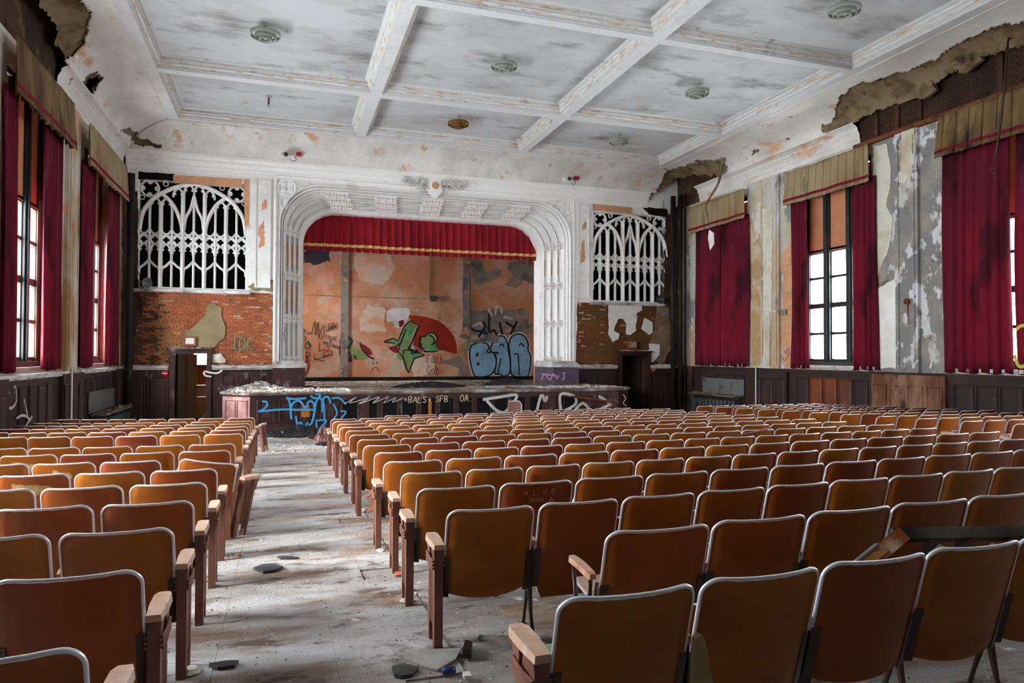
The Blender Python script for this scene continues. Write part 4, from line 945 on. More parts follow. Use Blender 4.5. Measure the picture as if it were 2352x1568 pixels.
# ================================================================ DOORS
def door_frame(D, n, mat):
    x0, x1, _, z1 = D; k = MB(); zb = zf(YF)-.02
    for a, b in ((x0-.14, x0), (x1, x1+.14)): k.bb(a, b, YF-.16, YF+.5, zb, z1+.14)
    k.bb(x0, x1, YF-.16, YF+.5, z1, z1+.14); k.bb(x0-.2, x1+.2, YF-.22, YF, z1+.11, z1+.16)
    return struct(k, 'door_%d' % n, mat)
def leaf(par, hinge, ang, w, h, mat):
    k = MB(); c, s = math.cos(ang), math.sin(ang); e = Vector((c, s, 0)); nn = Vector((-s, c, 0)); z0 = zf(YF)
    def slab(a0, a1, b0, b1, t0, t1):
        k.loft([[hinge+e*a+nn*t+Vector((0, 0, b)) for a, t in ((a0, t0), (a1, t0), (a1, t1), (a0, t1))] for b in (b0, b1)], True, True)
    slab(0, w, z0, z0+h, 0, .02)
    for a0, a1 in ((0, .1*w), (.46*w, .54*w), (.9*w, w)): slab(a0, a1, z0, z0+h, -.015, .035)
    for b0, b1 in ((0, .1), (.28, .36), (.72, .78), (.94, 1)): slab(.1*w, .9*w, z0+h*b0, z0+h*b1, -.012, .032)
    return k.build('door_leaf', mat, par)
M['doorbrown'] = paint('brown_door_wood', rgb(108, 88, 72), [(rgb(78, 62, 50), 1.4, .5, .12, (1, 1, .25), 152)], rough=.5, bump=.1)
d1 = door_frame(DL, 1, M['wains_f']); leaf(d1, Vector((-8.05, YF+.3, 0)), R(58), .88, 2.36, M['doorbrown'])
d2 = door_frame(DR, 2, M['wains']); leaf(d2, Vector((8.17, YF+.35, 0)), R(118), 1.0, 2.36, M['darkwood'])
k = MB(); y1 = 26.9
cells(k, [-9.6, -7.9, -6.7, -6.5], [-1, 1.25, 2.5, 2.6], y1, y1+.2, [(-7.9, -6.7, 1.25, 2.5)])  # window opening widened out of view to brighten the corridor
k.bb(-9.7, -9.5, YF+.45, y1+.2, -1, 2.6); k.bb(-6.62, -6.5, YF+.45, y1+.2, -1, 2.6); k.bb(-9.7, -6.5, YF+.45, y1+.2, 2.6, 2.7); struct(k, 'wall_corridor_left', M['brick_d'])
patch([(430, 930), (438, 905), (450, 892), (465, 885), (474, 870), (478, 960), (430, 960)], y1, .03, M['tanpl'], 'plaster_patch', bpy.data.objects['wall_corridor_left'], seed=31)
k = MB(); k.bb(-7.98, -7.9, y1-.04, y1+.2, 1.18, 2.5); k.bb(-7.9, -6.7, y1-.04, y1+.2, 1.18, 1.25); k.bb(-7.9, -6.7, y1-.04, y1+.2, 2.44, 2.5); struct(k, 'window_20', M['frame'])
k = MB()
for z in (.55, .15): k.tube([(-8.0, 26.2, z), (-6.7, 26.2, z)], .02, 6)
for x in (-8.0, -6.75): k.tube([(x, 26.2, -.78), (x, 26.2, .57)], .02, 6)
tag(k.build('handrail', M['steel'], None, False, (-7.4, 26.2, -.78)), 'steel handrail in the corridor beyond the left doorway', 'handrail')
k = MB(); k.tube([(-7.55, 24.5, -.72), (-7.05, 24.9, .1)], .022, 6); tag(k.build('metal_pole', M['steel'], None, True, (-7.5, 24.5, -.74)), 'pale pole leaning inside the left doorway', 'pole')
k = MB(); k.bb(6.6, 9.6, 26.0, 26.2, -1, 2.6); k.bb(6.5, 6.65, YF+.45, 26.2, -1, 2.6); k.bb(9.5, 9.7, YF+.45, 26.2, -1, 2.6); k.bb(6.5, 9.7, YF+.45, 26.2, 2.6, 2.7); struct(k, 'wall_corridor_right', M['darkwood'])

# ================================================================ STAGE VALANCE
sv = empty('stage_valance', (0, 25.35, 5.27), 'red stage valance with a gold band hanging in the proscenium opening', 'curtain')
def vgrid(z0, z1, nz, offy, hem=0):
    k = MB(); n = 420; vs = []
    for j in range(nz+1):
        t = j/nz
        for i in range(n+1):
            s = i/n; x = -4.6+9.2*s; ph = 2*math.pi*34*s+1.5*mnoise.noise(Vector((s*14, 0, 2))); z = z0+(z1-z0)*t; tt = (z-5.2)/1.6
            dy = (.055*math.sin(ph)+.03*math.sin(2*ph+1)+.04*mnoise.noise(Vector((s*40, tt, 1))))*(1.15-.5*tt)
            vs.append((x, 25.42+dy+offy, z+.02*mnoise.noise(Vector((s*9, 0, 7)))))
    k.add(vs, [(j*(n+1)+i, j*(n+1)+i+1, (j+1)*(n+1)+i+1, (j+1)*(n+1)+i) for j in range(nz) for i in range(n)]); return k
vgrid(5.26, 6.75, 8, 0).build('valance_cloth', M['stagecurtain'], sv, True); vgrid(5.42, 5.52, 1, -.006).build('gold_braid', M['gold'], sv, True)

# ================================================================ PAINT ON WALLS: sprayed writing and pictures
FONT = {'A': [[(0, 0), (.5, 1), (1, 0)], [(.2, .4), (.8, .4)]], 'B': [[(0, 0), (0, 1), (.8, .85), (.7, .55), (0, .5), (.9, .35), (.8, .05), (0, 0)]], 'C': [[(1, .85), (.5, 1), (0, .5), (.5, 0), (1, .15)]],
 'D': [[(0, 0), (0, 1), (.7, .85), (1, .5), (.7, .15), (0, 0)]], 'E': [[(1, 1), (0, 1), (0, 0), (1, 0)], [(0, .5), (.8, .5)]], 'F': [[(1, 1), (0, 1), (0, 0)], [(0, .55), (.8, .55)]], 'G': [[(1, .85), (.5, 1), (0, .5), (.5, 0), (1, .2), (.95, .5), (.55, .5)]],
 'H': [[(0, 0), (0, 1)], [(1, 0), (1, 1)], [(0, .5), (1, .5)]], 'I': [[(.1, 1), (.9, 1)], [(.5, 1), (.5, 0)], [(.1, 0), (.9, 0)]], 'J': [[(.1, 1), (1, 1)], [(.65, 1), (.65, .15), (.35, 0), (.1, .2)]], 'K': [[(0, 0), (0, 1)], [(1, 1), (0, .5), (1, 0)]], 'L': [[(0, 1), (0, 0), (.9, 0)]], 'M': [[(0, 0), (.05, 1), (.5, .4), (.95, 1), (1, 0)]],
 'N': [[(0, 0), (0, 1), (1, 0), (1, 1)]], 'O': [[(.5, 1), (0, .6), (.1, .15), (.5, 0), (.95, .25), (.95, .75), (.5, 1)]], 'P': [[(0, 0), (0, 1), (.9, .9), (.9, .55), (0, .5)]], 'R': [[(0, 0), (0, 1), (.9, .9), (.85, .55), (0, .5), (1, 0)]], 'S': [[(1, .85), (.5, 1), (.05, .75), (.9, .3), (.5, 0), (0, .15)]], 'T': [[(0, 1), (1, 1)], [(.5, 1), (.5, 0)]],
 'U': [[(0, 1), (.05, .2), (.5, 0), (.95, .2), (1, 1)]], 'V': [[(0, 1), (.5, 0), (1, 1)]], 'Y': [[(0, 1), (.5, .5), (1, 1)], [(.5, .5), (.4, 0)]], 'Z': [[(0, 1), (1, 1), (0, 0), (1, 0)]], '4': [[(.8, 0), (.8, 1), (0, .35), (1, .35)]], '5': [[(1, 1), (.1, 1), (.1, .6), (.8, .5), (.8, .1), (0, 0)]], '2': [[(0, .8), (.5, 1), (.9, .75), (0, 0), (1, 0)]], '+': [[(.5, .2), (.5, .8)], [(.1, .5), (.9, .5)]], '.': [[(.3, 0), (.45, .06)]], '!': [[(.6, 1), (.45, .3)], [(.4, .05), (.45, 0)]],
 'a': [[(.9, .6), (.3, .6), (.1, .25), (.4, 0), (.8, .2), (.9, .6), (.95, 0)]], 'b': [[(.1, 1), (.1, 0), (.7, .05), (.85, .35), (.6, .6), (.1, .5)]], 'i': [[(.5, .6), (.5, 0)], [(.5, .85), (.52, .9)]], 'u': [[(.1, .6), (.15, .1), (.5, 0), (.85, .2), (.85, .6), (.9, 0)]], 'c': [[(.9, .5), (.5, .62), (.1, .3), (.5, 0), (.9, .1)]], 'k': [[(.1, 1), (.1, 0)], [(.8, .6), (.1, .3), (.85, 0)]], ' ': []}
def text_px(t, x, y, w, h, dx=0, dy=0):
    """strokes of a hand-lettered line: x,y = lower left in photo pixels, w per letter"""
    out = []
    for ch in t:
        for pl in FONT.get(ch, []): out.append([(x+p[0]*w*.72+p[1]*dx, y-p[1]*h) for p in pl])
        x += w; y += dy
    return out
LAY = [0]
def gpaint(name): 
    return M[name]
for nm, c in dict(g_black=(24, 24, 28), g_blue=(70, 160, 214), g_white=(196, 192, 190), g_cream=(206, 186, 150), g_lblue=(134, 180, 210), g_green=(120, 150, 92), g_mint=(60, 168, 112), g_red=(150, 38, 18), g_crim=(140, 26, 34), g_navy=(42, 42, 62), g_teal=(98, 160, 124), g_pink=(206, 152, 186), g_dkgreen=(28, 84, 56), g_purple=(120, 60, 120), g_yellow=(206, 196, 80), g_halo=(214, 210, 214), g_grey=(130, 132, 138), g_pinkw=(190, 120, 110)).items():
    M[nm] = paint('spray_'+nm[2:], rgb(*c), [(rgb(*[min(255, int(v*.8)) for v in c]), 1.6, .58, .12, ISO, 120)], rough=.75, bump=.05)
def spray(par, pos, polys, wpx, mat, name='graffiti', axis='y', smooth=True):
    LAY[0] += 1; k = MB(); lay = .003+.0006*LAY[0]
    for pi, pl in enumerate(polys):
        if len(pl) < 2: continue
        q = [(Vector((*p, 0))) for p in pl]; q = smooth_curve(q, 4) if smooth and len(q) > 2 else q
        W = [(ony(p.x, p.y, pos) if axis == 'y' else onx(p.x, p.y, pos)) for p in q]; d = (W[0]-CAM).length
        nn = (0, -1, 0) if axis == 'y' else ((-1, 0, 0) if pos > 0 else (1, 0, 0)); W = [p+Vector(nn)*(lay+.0005*pi) for p in W]
        k.stroke(W, nn, wpx*d/FPX, .002)
    return k.build(name, M[mat], par)
def fill(par, y, pl, mat, name='graffiti', amp=0, seed=0, smooth=True):
    LAY[0] += 1; lay = .003+.0006*LAY[0]
    q = [Vector((*p, 0)) for p in pl]
    if smooth: q = smooth_curve(q+[q[0]], 3)[:-1]
    if amp: q = [Vector((p.x, p.y, 0)) for p in ragged([Vector((p.x, p.y)) for p in q], amp, 2.5, seed)]
    k = MB(); k.prism([ony(p.x, p.y, y)+Vector((0, -lay, 0)) for p in q], (0, -.001, 0)); return k.build(name, M[mat], par)
YS = 30.0
cs = lambda L: [(680+u/4.2, 680+v/4.2) for u, v in L]
c3 = lambda L: [(600+u/2.704, 380+v/2.704) for u, v in L]
# worn coats on the back wall
M['bluegrey'] = paint('blue_grey_underpaint', rgb(56, 62, 76), [(rgb(110, 100, 96), 2, .6, .05, ISO, 121)], bump=.4)
M['scabgrey'] = paint('scabbed_grey', rgb(134, 126, 116), [(rgb(96, 96, 100), 1.6, .55, .06, ISO, 122), (rgb(190, 140, 108), 2.6, .62, .02, ISO, 123)], bump=.5)
M['palewash'] = paint('pale_wash', rgb(196, 178, 162), [(rgb(206, 150, 118), 1.2, .55, .06, ISO, 124)], bump=.2)
for pts, mt, sd in (([(262, 530), (430, 520), (425, 600), (395, 590), (360, 610), (320, 615), (300, 600), (262, 605)], 'bluegrey', 1), ([(1310, 600), (1340, 590), (1380, 600), (1390, 660), (1500, 640), (1490, 680), (1400, 730), (1370, 745), (1330, 730), (1310, 690)], 'scabgrey', 2),
                    ([(1540, 600), (1700, 590), (1705, 740), (1640, 720), (1590, 760), (1510, 740), (1560, 690), (1530, 640)], 'scabgrey', 3), ([(580, 560), (800, 550), (830, 640), (760, 740), (620, 720), (590, 650)], 'palewash', 4), ([(660, 870), (760, 880), (770, 1030), (620, 1030), (610, 950)], 'palewash', 5),
                    ([(1300, 900), (1650, 890), (1690, 1040), (1500, 1060), (1300, 1050)], 'scabgrey', 6), ([(920, 1220), (1060, 1170), (1090, 1290), (950, 1310)], 'palewash', 7)):
    fill(wall_stage, YS, c3(pts), mt, 'worn_patch', 5.5, sd, False)
for u0, u1 in ((783, 800), (1062, 1078)):
    a, b = ony(u0, 700, YS).x, ony(u1, 700, YS).x; k = MB(); k.bb(a, b, YS-.08, YS, 2.35 if u0 > 1000 else ZS, 7.2); k.build('wall_pier', M['scabgrey'], wall_stage)
k = MB(); k.tube([ony(697, 677, YS-.04), ony(983, 687, YS-.04)], .02, 6); k.tube([ony(986, 570, YS-.04), ony(986, 685, YS-.04)], .025, 6); k.build('conduit', M['tanpl'], wall_stage)
k = MB(); p = ony(994, 686, YS); k.bb(p.x-.12, p.x+.12, YS-.16, YS-.02, p.z-.12, p.z+.12); tag(k.build('junction_box', M['slate'], None, False, (p.x, YS-.09, p.z-.12)), 'dark junction box on the stage back wall', 'electrical box')
p0 = ony(1062, 800, YS)
k = MB(); a, b = ony(1049, 785, YS), ony(1062, 808, YS); k.bb(a.x, b.x, YS-.05, YS, b.z, a.z); k.build('access_plate', M['stageback'], wall_stage)
# centre piece
fill(wall_stage, YS, cs([(870, 150), (950, 115), (1090, 125), (1080, 215), (1040, 290), (960, 300), (930, 240), (880, 250)]), 'g_halo', 'graffiti', 1.5, 3)
fill(wall_stage, YS, cs([(1085, 185), (1180, 190), (1300, 212), (1400, 255), (1480, 330), (1530, 410), (1555, 500), (1550, 552), (1460, 535), (1390, 520), (1200, 535), (1130, 470), (1150, 330)]), 'g_red', 'graffiti')
G1 = [(1045, 285), (1100, 238), (1188, 288), (1095, 500), (1190, 545), (1240, 565), (1140, 600), (1115, 660), (1085, 735), (1060, 680), (1030, 580), (985, 540), (1010, 420)]
G2 = [(1190, 395), (1255, 385), (1275, 355), (1330, 352), (1368, 400), (1350, 440), (1325, 460), (1400, 520), (1330, 535), (1240, 535), (1205, 480)]
G3 = [(850, 440), (935, 405), (985, 430), (1005, 380), (1040, 300), (1060, 320), (1010, 450), (960, 490), (905, 500), (950, 455)]
for g in (G1, G2, G3):
    fill(wall_stage, YS, cs(g), 'g_green', smooth=False); spray(wall_stage, YS, [cs(g+[g[0]])], 3.2, 'g_black', smooth=False)
for g in ([(880, 455), (905, 490), (975, 490), (985, 545), (940, 540), (900, 505)], [(990, 240), (1035, 230), (1040, 270), (1000, 300)]): fill(wall_stage, YS, cs(g), 'g_crim')
fill(wall_stage, YS, cs([(1080, 330), (1115, 318), (1110, 365), (1080, 385)]), 'g_mint'); fill(wall_stage, YS, cs([(1300, 460), (1345, 470), (1340, 520), (1290, 520)]), 'g_mint'); fill(wall_stage, YS, cs([(1110, 535), (1160, 540), (1150, 590), (1110, 580)]), 'g_mint'); fill(wall_stage, YS, cs([(970, 565), (1005, 570), (1010, 610), (985, 600)]), 'g_mint')
spray(wall_stage, YS, [cs([(1175, 300), (1085, 500), (1190, 548)]), cs([(1040, 555), (1045, 520), (1160, 525), (1165, 545), (1100, 550)]), cs([(1030, 580), (1060, 690), (1085, 735)]), cs([(1205, 400), (1190, 470), (1210, 520), (1270, 540)]), cs([(1280, 370), (1330, 410), (1320, 460), (1300, 470)])], 3, 'g_black')
spray(wall_stage, YS, [cs([(1160, 310), (1085, 480)]), cs([(1320, 370), (1345, 400)]), cs([(1130, 480), (1230, 530)])], 1.2, 'g_halo')
spray(wall_stage, YS, [cs([(1370, 240), (1385, 205)]), cs([(1385, 240), (1398, 208)]), cs([(1465, 320), (1490, 295)]), cs([(1480, 325), (1505, 298)]), cs([(1515, 360), (1545, 340)])], 1, 'g_red')
# left piece
fill(wall_stage, YS, cs([(430, 390), (500, 360), (470, 430), (470, 520), (520, 600), (530, 636), (470, 610), (415, 560)]), 'g_crim', amp=1, seed=4)
fill(wall_stage, YS, cs([(500, 415), (555, 425), (530, 500), (600, 515), (700, 600), (560, 608), (525, 560), (485, 500)]), 'g_green', smooth=False)
fill(wall_stage, YS, cs([(615, 455), (690, 490), (735, 560), (690, 560), (640, 510)]), 'g_crim')
spray(wall_stage, YS, [cs([(500, 365), (455, 430), (465, 510), (520, 560), (535, 630)]), cs([(490, 385), (540, 430), (500, 510)]), cs([(615, 450), (650, 530), (715, 590), (750, 600)]), cs([(560, 570), (580, 610)])], 4, 'g_navy')
# blue bubble letters over a white halo
BL_ = [[(1690, 470), (1672, 550), (1690, 680), (1725, 770), (1800, 778), (1880, 755), (1922, 690), (1928, 610), (1900, 545), (1845, 540), (1860, 490), (1830, 455), (1760, 448)],
       [(1905, 430), (1945, 388), (2000, 388), (2035, 440), (2045, 520), (2062, 610), (2062, 735), (2010, 772), (1960, 750), (1915, 745), (1930, 640), (1920, 560), (1870, 520)],
       [(2050, 470), (2075, 395), (2140, 363), (2205, 390), (2238, 460), (2236, 515), (2262, 580), (2256, 690), (2228, 775), (2150, 782), (2075, 748), (2066, 610)]]
for g in BL_: spray(wall_stage, YS, [cs(g+[g[0]])], 9, 'g_halo')
for g in BL_:
    fill(wall_stage, YS, cs(g), 'g_lblue'); spray(wall_stage, YS, [cs(g+[g[0]])], 3.4, 'g_black')
spray(wall_stage, YS, [cs([(1740, 545), (1755, 560), (1740, 580), (1735, 560)]), cs([(1745, 635), (1765, 650), (1750, 665), (1742, 650)]), cs([(1940, 760), (1975, 600)]), cs([(2150, 760), (2140, 570), (2100, 560)]), cs([(1910, 540), (1950, 545), (1930, 555)]), cs([(2150, 480), (2170, 455), (2200, 490)]), cs([(1960, 480), (1985, 462), (2005, 490)])], 3, 'g_black')
# grey tag above the letters
spray(wall_stage, YS, [cs([(1800, 250), (1825, 290), (1790, 335), (1720, 330), (1690, 310)]), cs([(1760, 400), (1790, 350), (1850, 360)]), cs([(1860, 170), (1860, 350)]), cs([(1870, 350), (1910, 330), (1935, 380)]), cs([(1960, 250), (1990, 370)]), cs([(2130, 240), (2080, 340), (2070, 370)]), cs([(2020, 250), (2100, 300)])], 5, 'g_black')
spray(wall_stage, YS, [cs([(1920, 180), (1935, 100), (1970, 110), (1985, 170)]), cs([(1700, 290), (1770, 260), (1790, 280)]), cs([(1850, 120), (1890, 190)]), cs([(2000, 200), (2090, 220)])], 5, 'g_white')
# small tags
spray(wall_stage, YS, text_px('YOU', 752, 754, 7, 12, 2, -1)+text_px('UHAY!', 749, 760+1, 5.4, 11, 2, -1)+text_px('STEVE', 745, 778, 6, 8, 1, 1)+text_px('4', 757, 787, 6, 6)+text_px('PRESIDENT', 742, 790, 4.6, 7, 1, 1.6), 1, 'g_black')
spray(wall_stage, YS, [cs([(150, 360), (180, 240), (190, 380), (215, 250), (220, 400), (240, 330), (270, 290), (260, 390), (230, 420)]), cs([(110, 355), (160, 360)]), cs([(230, 450), (220, 530), (280, 510), (260, 590), (330, 560)]), cs([(175, 560), (185, 610), (300, 570), (350, 560)]), cs([(180, 600), (270, 625)]), cs([(290, 490), (320, 480), (300, 540), (340, 520), (350, 570)])], 1.4, 'g_black')
spray(wall_stage, YS, text_px('R', 704, 829, 12, 20)+[cs([(65, 310), (90, 330), (70, 355)]), cs([(65, 380), (95, 400), (75, 430)])], 1.6, 'g_black')
spray(wall_stage, YS, [cs([(95, 440), (85, 500), (130, 490), (110, 430), (150, 480)])], 2.2, 'g_dkgreen')
spray(wall_stage, YS, [cs([(735, 725), (740, 695), (780, 690), (795, 725)]), cs([(742, 630), (745, 660)]), cs([(782, 630), (785, 660)])], 2, 'g_crim')
spray(wall_stage, YS, text_px('Fuck', 981, 833, 10, 17, 0, -.5)+text_px('Gabi', 980, 858, 10.5, 18), 1.3, 'g_crim')
spray(wall_stage, YS, [cs([(70, 640), (110, 630), (120, 690), (80, 770)])], 3, 'g_crim')
spray(wall_stage, YS, text_px('AVA', 1055, 776, 7, 9, 1, -1), 1.6, 'g_dkgreen'); spray(wall_stage, YS, [[(1076, 755), (1076, 805)]], 3, 'g_mint')
spray(wall_stage, YS, text_px('15', 1062, 797, 7, 11)+text_px('R', 1066, 815, 8, 11), 1, 'g_grey')
for pts in ([(1365, 650), (1450, 610), (1580, 585), (1610, 640), (1645, 720), (1610, 800), (1560, 770), (1570, 700), (1480, 660)], [(1680, 430), (1760, 410), (1850, 375), (1945, 390), (1950, 445), (1850, 440), (1780, 452), (1690, 450)]): fill(wall_stage, YS, cs(pts), 'scabgrey', 'fallen_plaster_scar', 1.2, 8)
# stage front
cb_ = lambda L: [(380+u/5.808, 740+v/5.808) for u, v in L]
YQ = 21.33
spray(stage, YQ, [cb_(L) for L in ([(1290, 1055), (1345, 1062), (1360, 1095), (1320, 1150), (1240, 1190)], [(1240, 1190), (1420, 1170), (1580, 1160), (1780, 1165), (1980, 1165)], [(1610, 1000), (1700, 1022), (1880, 1010)], [(1620, 1000), (1660, 1080), (1680, 1290)], [(1680, 1290), (1672, 1150), (1710, 1070), (1780, 1045), (1830, 1090), (1870, 1150), (1900, 1070), (1940, 1050), (1980, 1090), (1985, 1200), (1950, 1340), (1900, 1370)], [(1940, 970), (1960, 1000), (2040, 1010), (2060, 960), (2000, 960)], [(1990, 1200), (2010, 1060), (2060, 1010), (2110, 1090), (2120, 1290)], [(2090, 1200), (2100, 1040), (2140, 990), (2180, 1010), (2200, 1080)], [(1740, 1250), (1760, 1360), (1800, 1330), (1850, 1385), (1900, 1330)], [(2000, 1310), (2140, 1305), (2090, 1380), (2030, 1440), (2010, 1330)])], 4.2, 'g_blue')
c8_ = lambda L: [(480+u/2.45, 860+v/2.45) for u, v in L]
spray(stage, YQ, [c8_(L) for L in ([(690, 135), (730, 130), (770, 165)], [(700, 165), (720, 215), (700, 250)], [(740, 205), (770, 210), (740, 250)])], 3.6, 'g_blue')
spray(stage, YQ, [c8_([(760, 165), (830, 125), (790, 160), (900, 130), (840, 165), (960, 125), (920, 160), (1010, 125), (980, 160), (1050, 130), (1030, 155), (1095, 130)])], 1.8, 'g_white')
spray(stage, YQ, text_px('+BALS+', 926, 924, 11, 13, 2)+text_px('SFB.', 1001, 922, 9.5, 13, 1)+text_px('OA.', 1056, 921, 10.5, 15, 1), 1.9, 'g_cream')
spray(stage, YQ, [c8_(L) for L in ([(1540, 140), (1640, 125), (1730, 115), (1700, 170), (1660, 215)], [(1560, 145), (1615, 200), (1660, 215)], [(1840, 215), (1868, 115), (1890, 150), (1900, 120)], [(1980, 215), (1975, 112), (2050, 120), (2060, 165), (1995, 205)], [(2045, 215), (2100, 160), (2160, 205), (2260, 165)], [(2190, 120), (2260, 165)])], 6.5, 'g_white')
spray(stage, YQ, [[(1430, 905), (1436, 915), (1430, 925), (1438, 932)]], 2, 'g_cream')
spray(wall_front, 23.34, [[(1243, 872), (1250, 858), (1262, 872), (1270, 858), (1278, 870), (1283, 862)], [(1243, 858), (1283, 864)]], 3, 'g_pink'); spray(wall_front, 23.34, text_px('J', 1288, 872, 14, 16), 3, 'g_pink')
spray(wall_front, YF-.03, text_px('I', 530, 800, 20, 24, 3, 0)+text_px('DK', 549, 805, 18, 30, 3, 0), 1.8, 'g_teal')
spray(wall_front, YF-.14, [[(487+i*3, 852+(i % 2)*4) for i in range(8)]], 1.4, 'g_crim')
spray(wall_front, 23.7, [[(653, 750), (655, 760), (651, 765), (655, 772), (652, 780), (656, 788)]], 1.2, 'g_purple')
cw = lambda L: [(u/4.704, 780+v/4.704) for u, v in L]
spray(wall_left, -XW+.09, [cw(L) for L in ([(0, 540), (40, 530), (40, 620), (10, 640)], [(70, 560), (60, 700), (90, 740), (150, 660), (140, 520), (120, 510)], [(0, 660), (60, 700), (50, 830)], [(230, 640), (270, 820)], [(150, 850), (200, 820), (260, 830), (300, 880)], [(320, 830), (280, 880), (250, 940)], [(30, 850), (20, 960)])], 5, 'g_white', axis='x')
spray(wall_right, XW-.02, [[(1796, 812), (1804, 828), (1812, 815), (1804, 806)], [(1806, 812), (1812, 800), (1818, 815), (1824, 800)]], 1.4, 'g_purple', axis='x')
cu = [o for o in bpy.data.objects if o.name.startswith('curtain') and 'yellow painted ring' in o.get('label', '')][0]
spray(cu, XW-.26, [[(2338, 757), (2345, 750), (2356, 748), (2370, 760), (2375, 795), (2365, 830), (2350, 842), (2340, 835), (2334, 815)]], 6, 'g_yellow', axis='x')
# ================================================================ CEILING FITTINGS
def ring(k, c, r, z0, z1, t=.012, n=28):
    k.loft([[(c[0]+q*math.cos(2*math.pi*i/n), c[1]+q*math.sin(2*math.pi*i/n), z) for i in range(n)] for q, z in ((r, z0), (r*1.02, z1), (r-t, z1), (r-t*1.5, z0), (r, z0))])
M['lampwhite'] = paint('lamp_enamel', rgb(158, 160, 150), [], rough=.45, bump=.02); M['lampbrown'] = paint('rusted_lamp', rgb(136, 96, 40), [(rgb(90, 60, 28), 5, .55, .1, ISO, 130)], rough=.6, bump=.1)
def lamp(x, y, label, mt):
    zc = ZC+.298; r = empty('ceiling_lamp', (x, y, zc-.42), label, 'lamp', 'louvred ring ceiling lamps')
    k = MB(); k.lathe((x, y, 0), [(.10, zc), (.09, zc-.03), (.03, zc-.05)], 16); k.build('canopy', M['lampwhite'], r, True)
    k = MB(); k.tube([(x, y, zc-.03), (x, y, zc-.22)], .018, 8); k.build('stem', M['lampwhite'], r)
    k = MB(); ring(k, (x, y), .31, zc-.28, zc-.20); k.build('outer_ring', M[mt], r, True)
    k = MB(); ring(k, (x, y), .22, zc-.33, zc-.24); k.build('middle_ring', M[mt], r, True)
    k = MB(); ring(k, (x, y), .13, zc-.37, zc-.28); k.build('inner_ring', M[mt], r, True)
    k = MB()
    for a in range(3):
        q = R(120*a+20); k.tube([(x+.02*math.cos(q), y+.02*math.sin(q), zc-.21), (x+.3*math.cos(q), y+.3*math.sin(q), zc-.23)], .008, 5); k.tube([(x+.3*math.cos(q), y+.3*math.sin(q), zc-.24), (x+.12*math.cos(q), y+.12*math.sin(q), zc-.34)], .006, 5)
    k.build('spokes', M[mt], r)
    k = MB(); k.lathe((x, y, 0), [(.03, zc-.22), (.05, zc-.27), (.045, zc-.31), (.01, zc-.34)], 12); k.build('bulb', M['whitepaint'], r, True)
    k = MB(); k.tube([(x+.45, y+.1, zc), (x+.45, y+.12, zc-.06), (x+.38, y+.0, zc-.08)], .008, 5); k.build('pull_hook', M['lampwhite'], r)
lamp(-5.36, 15.92, 'white ring lamp in the left coffer of the second row', 'lampwhite'); lamp(0, 15.84, 'white ring lamp in the middle coffer of the second row', 'lampwhite'); lamp(5.3, 15.85, 'white ring lamp in the right coffer of the second row', 'lampwhite')
lamp(-.03, 20.27, 'rust-brown ring lamp in the middle coffer nearest the stage', 'lampbrown'); lamp(5.27, 20.3, 'white ring lamp in the right coffer nearest the stage', 'lampwhite'); lamp(5.6, 11.1, 'white ring lamp cut by the top photo edge', 'lampwhite')
x, y, zc = -5.37, 20.37, ZC+.298; r = empty('bare_bulb', (x, y, zc-.4), 'bare light bulb on a rusty stem in the front left coffer', 'light bulb')
k = MB(); k.lathe((x, y, 0), [(.10, zc), (.08, zc-.03), (.03, zc-.05)], 14); k.build('canopy', M['lampwhite'], r); k = MB(); k.tube([(x, y, zc-.03), (x, y, zc-.24)], .025, 8); k.build('stem', M['rust'], r)
k = MB(); k.lathe((x, y, 0), [(.02, zc-.24), (.055, zc-.31), (.06, zc-.35), (.035, zc-.40), (.005, zc-.42)], 14); k.build('glass_bulb', M['whitepaint'], r, True)

# ================================================================ WALL FITTINGS
def fit_y(u, v, y): return ony(u, v, y)
for u, v, lb in ((655, 358, 'emergency light with a red box on the cove left of the arch'), (1302, 413, 'emergency light with a red box on the cove right of the arch')):
    p = ony(u, v, YF-.55); r = empty('emergency_light', p, lb, 'emergency light', 'emergency lights on the cove')
    k = MB(); k.box(p, (.24, .30, .14), Matrix.Rotation(.4, 3, 'X')); k.build('lamp_body', M['whitepaint'], r); k = MB(); k.lathe(p+Vector((.02, -.16, 0)), [(.06, 0), (.07, -.05), (.05, -.05)], 12, 'y'); k.build('lamp_lens', M['slate'], r)
    k = MB(); q = p+Vector((.42, .15, .12)); k.box(q, (.16, .22, .10)); k.build('red_box', M['red'], r); k = MB(); k.tube(smooth_curve([p+Vector((.1, 0, -.05)), p+Vector((.22, -.02, -.15)), p+Vector((.34, 0, -.1)), p+Vector((.3, 0, .02)), q], 5), .01, 5); k.build('cable', M['slate'], r)
for u, v, lb in ((437, 783, 'small pale exit sign frame above the left doorway'), (1452, 791, 'small exit sign frame above the right doorway')):
    p = ony(u, v, YF-.05); k = MB(); k.bb(p.x-.17, p.x+.17, YF-.14, YF-.03, p.z-.14, p.z+.14); r = k.build('exit_sign', paint('sign_box%d' % u, rgb(150, 92, 72), [], bump=.1), None, False, (p.x, YF-.08, p.z-.14)); tag(r, lb, 'sign', 'sign boxes over the doors')
    k = MB(); k.bb(p.x-.12, p.x+.12, YF-.15, YF-.14, p.z-.09, p.z+.09); k.build('sign_face', M['whitepaint'] if u < 900 else M['greytile'], r)
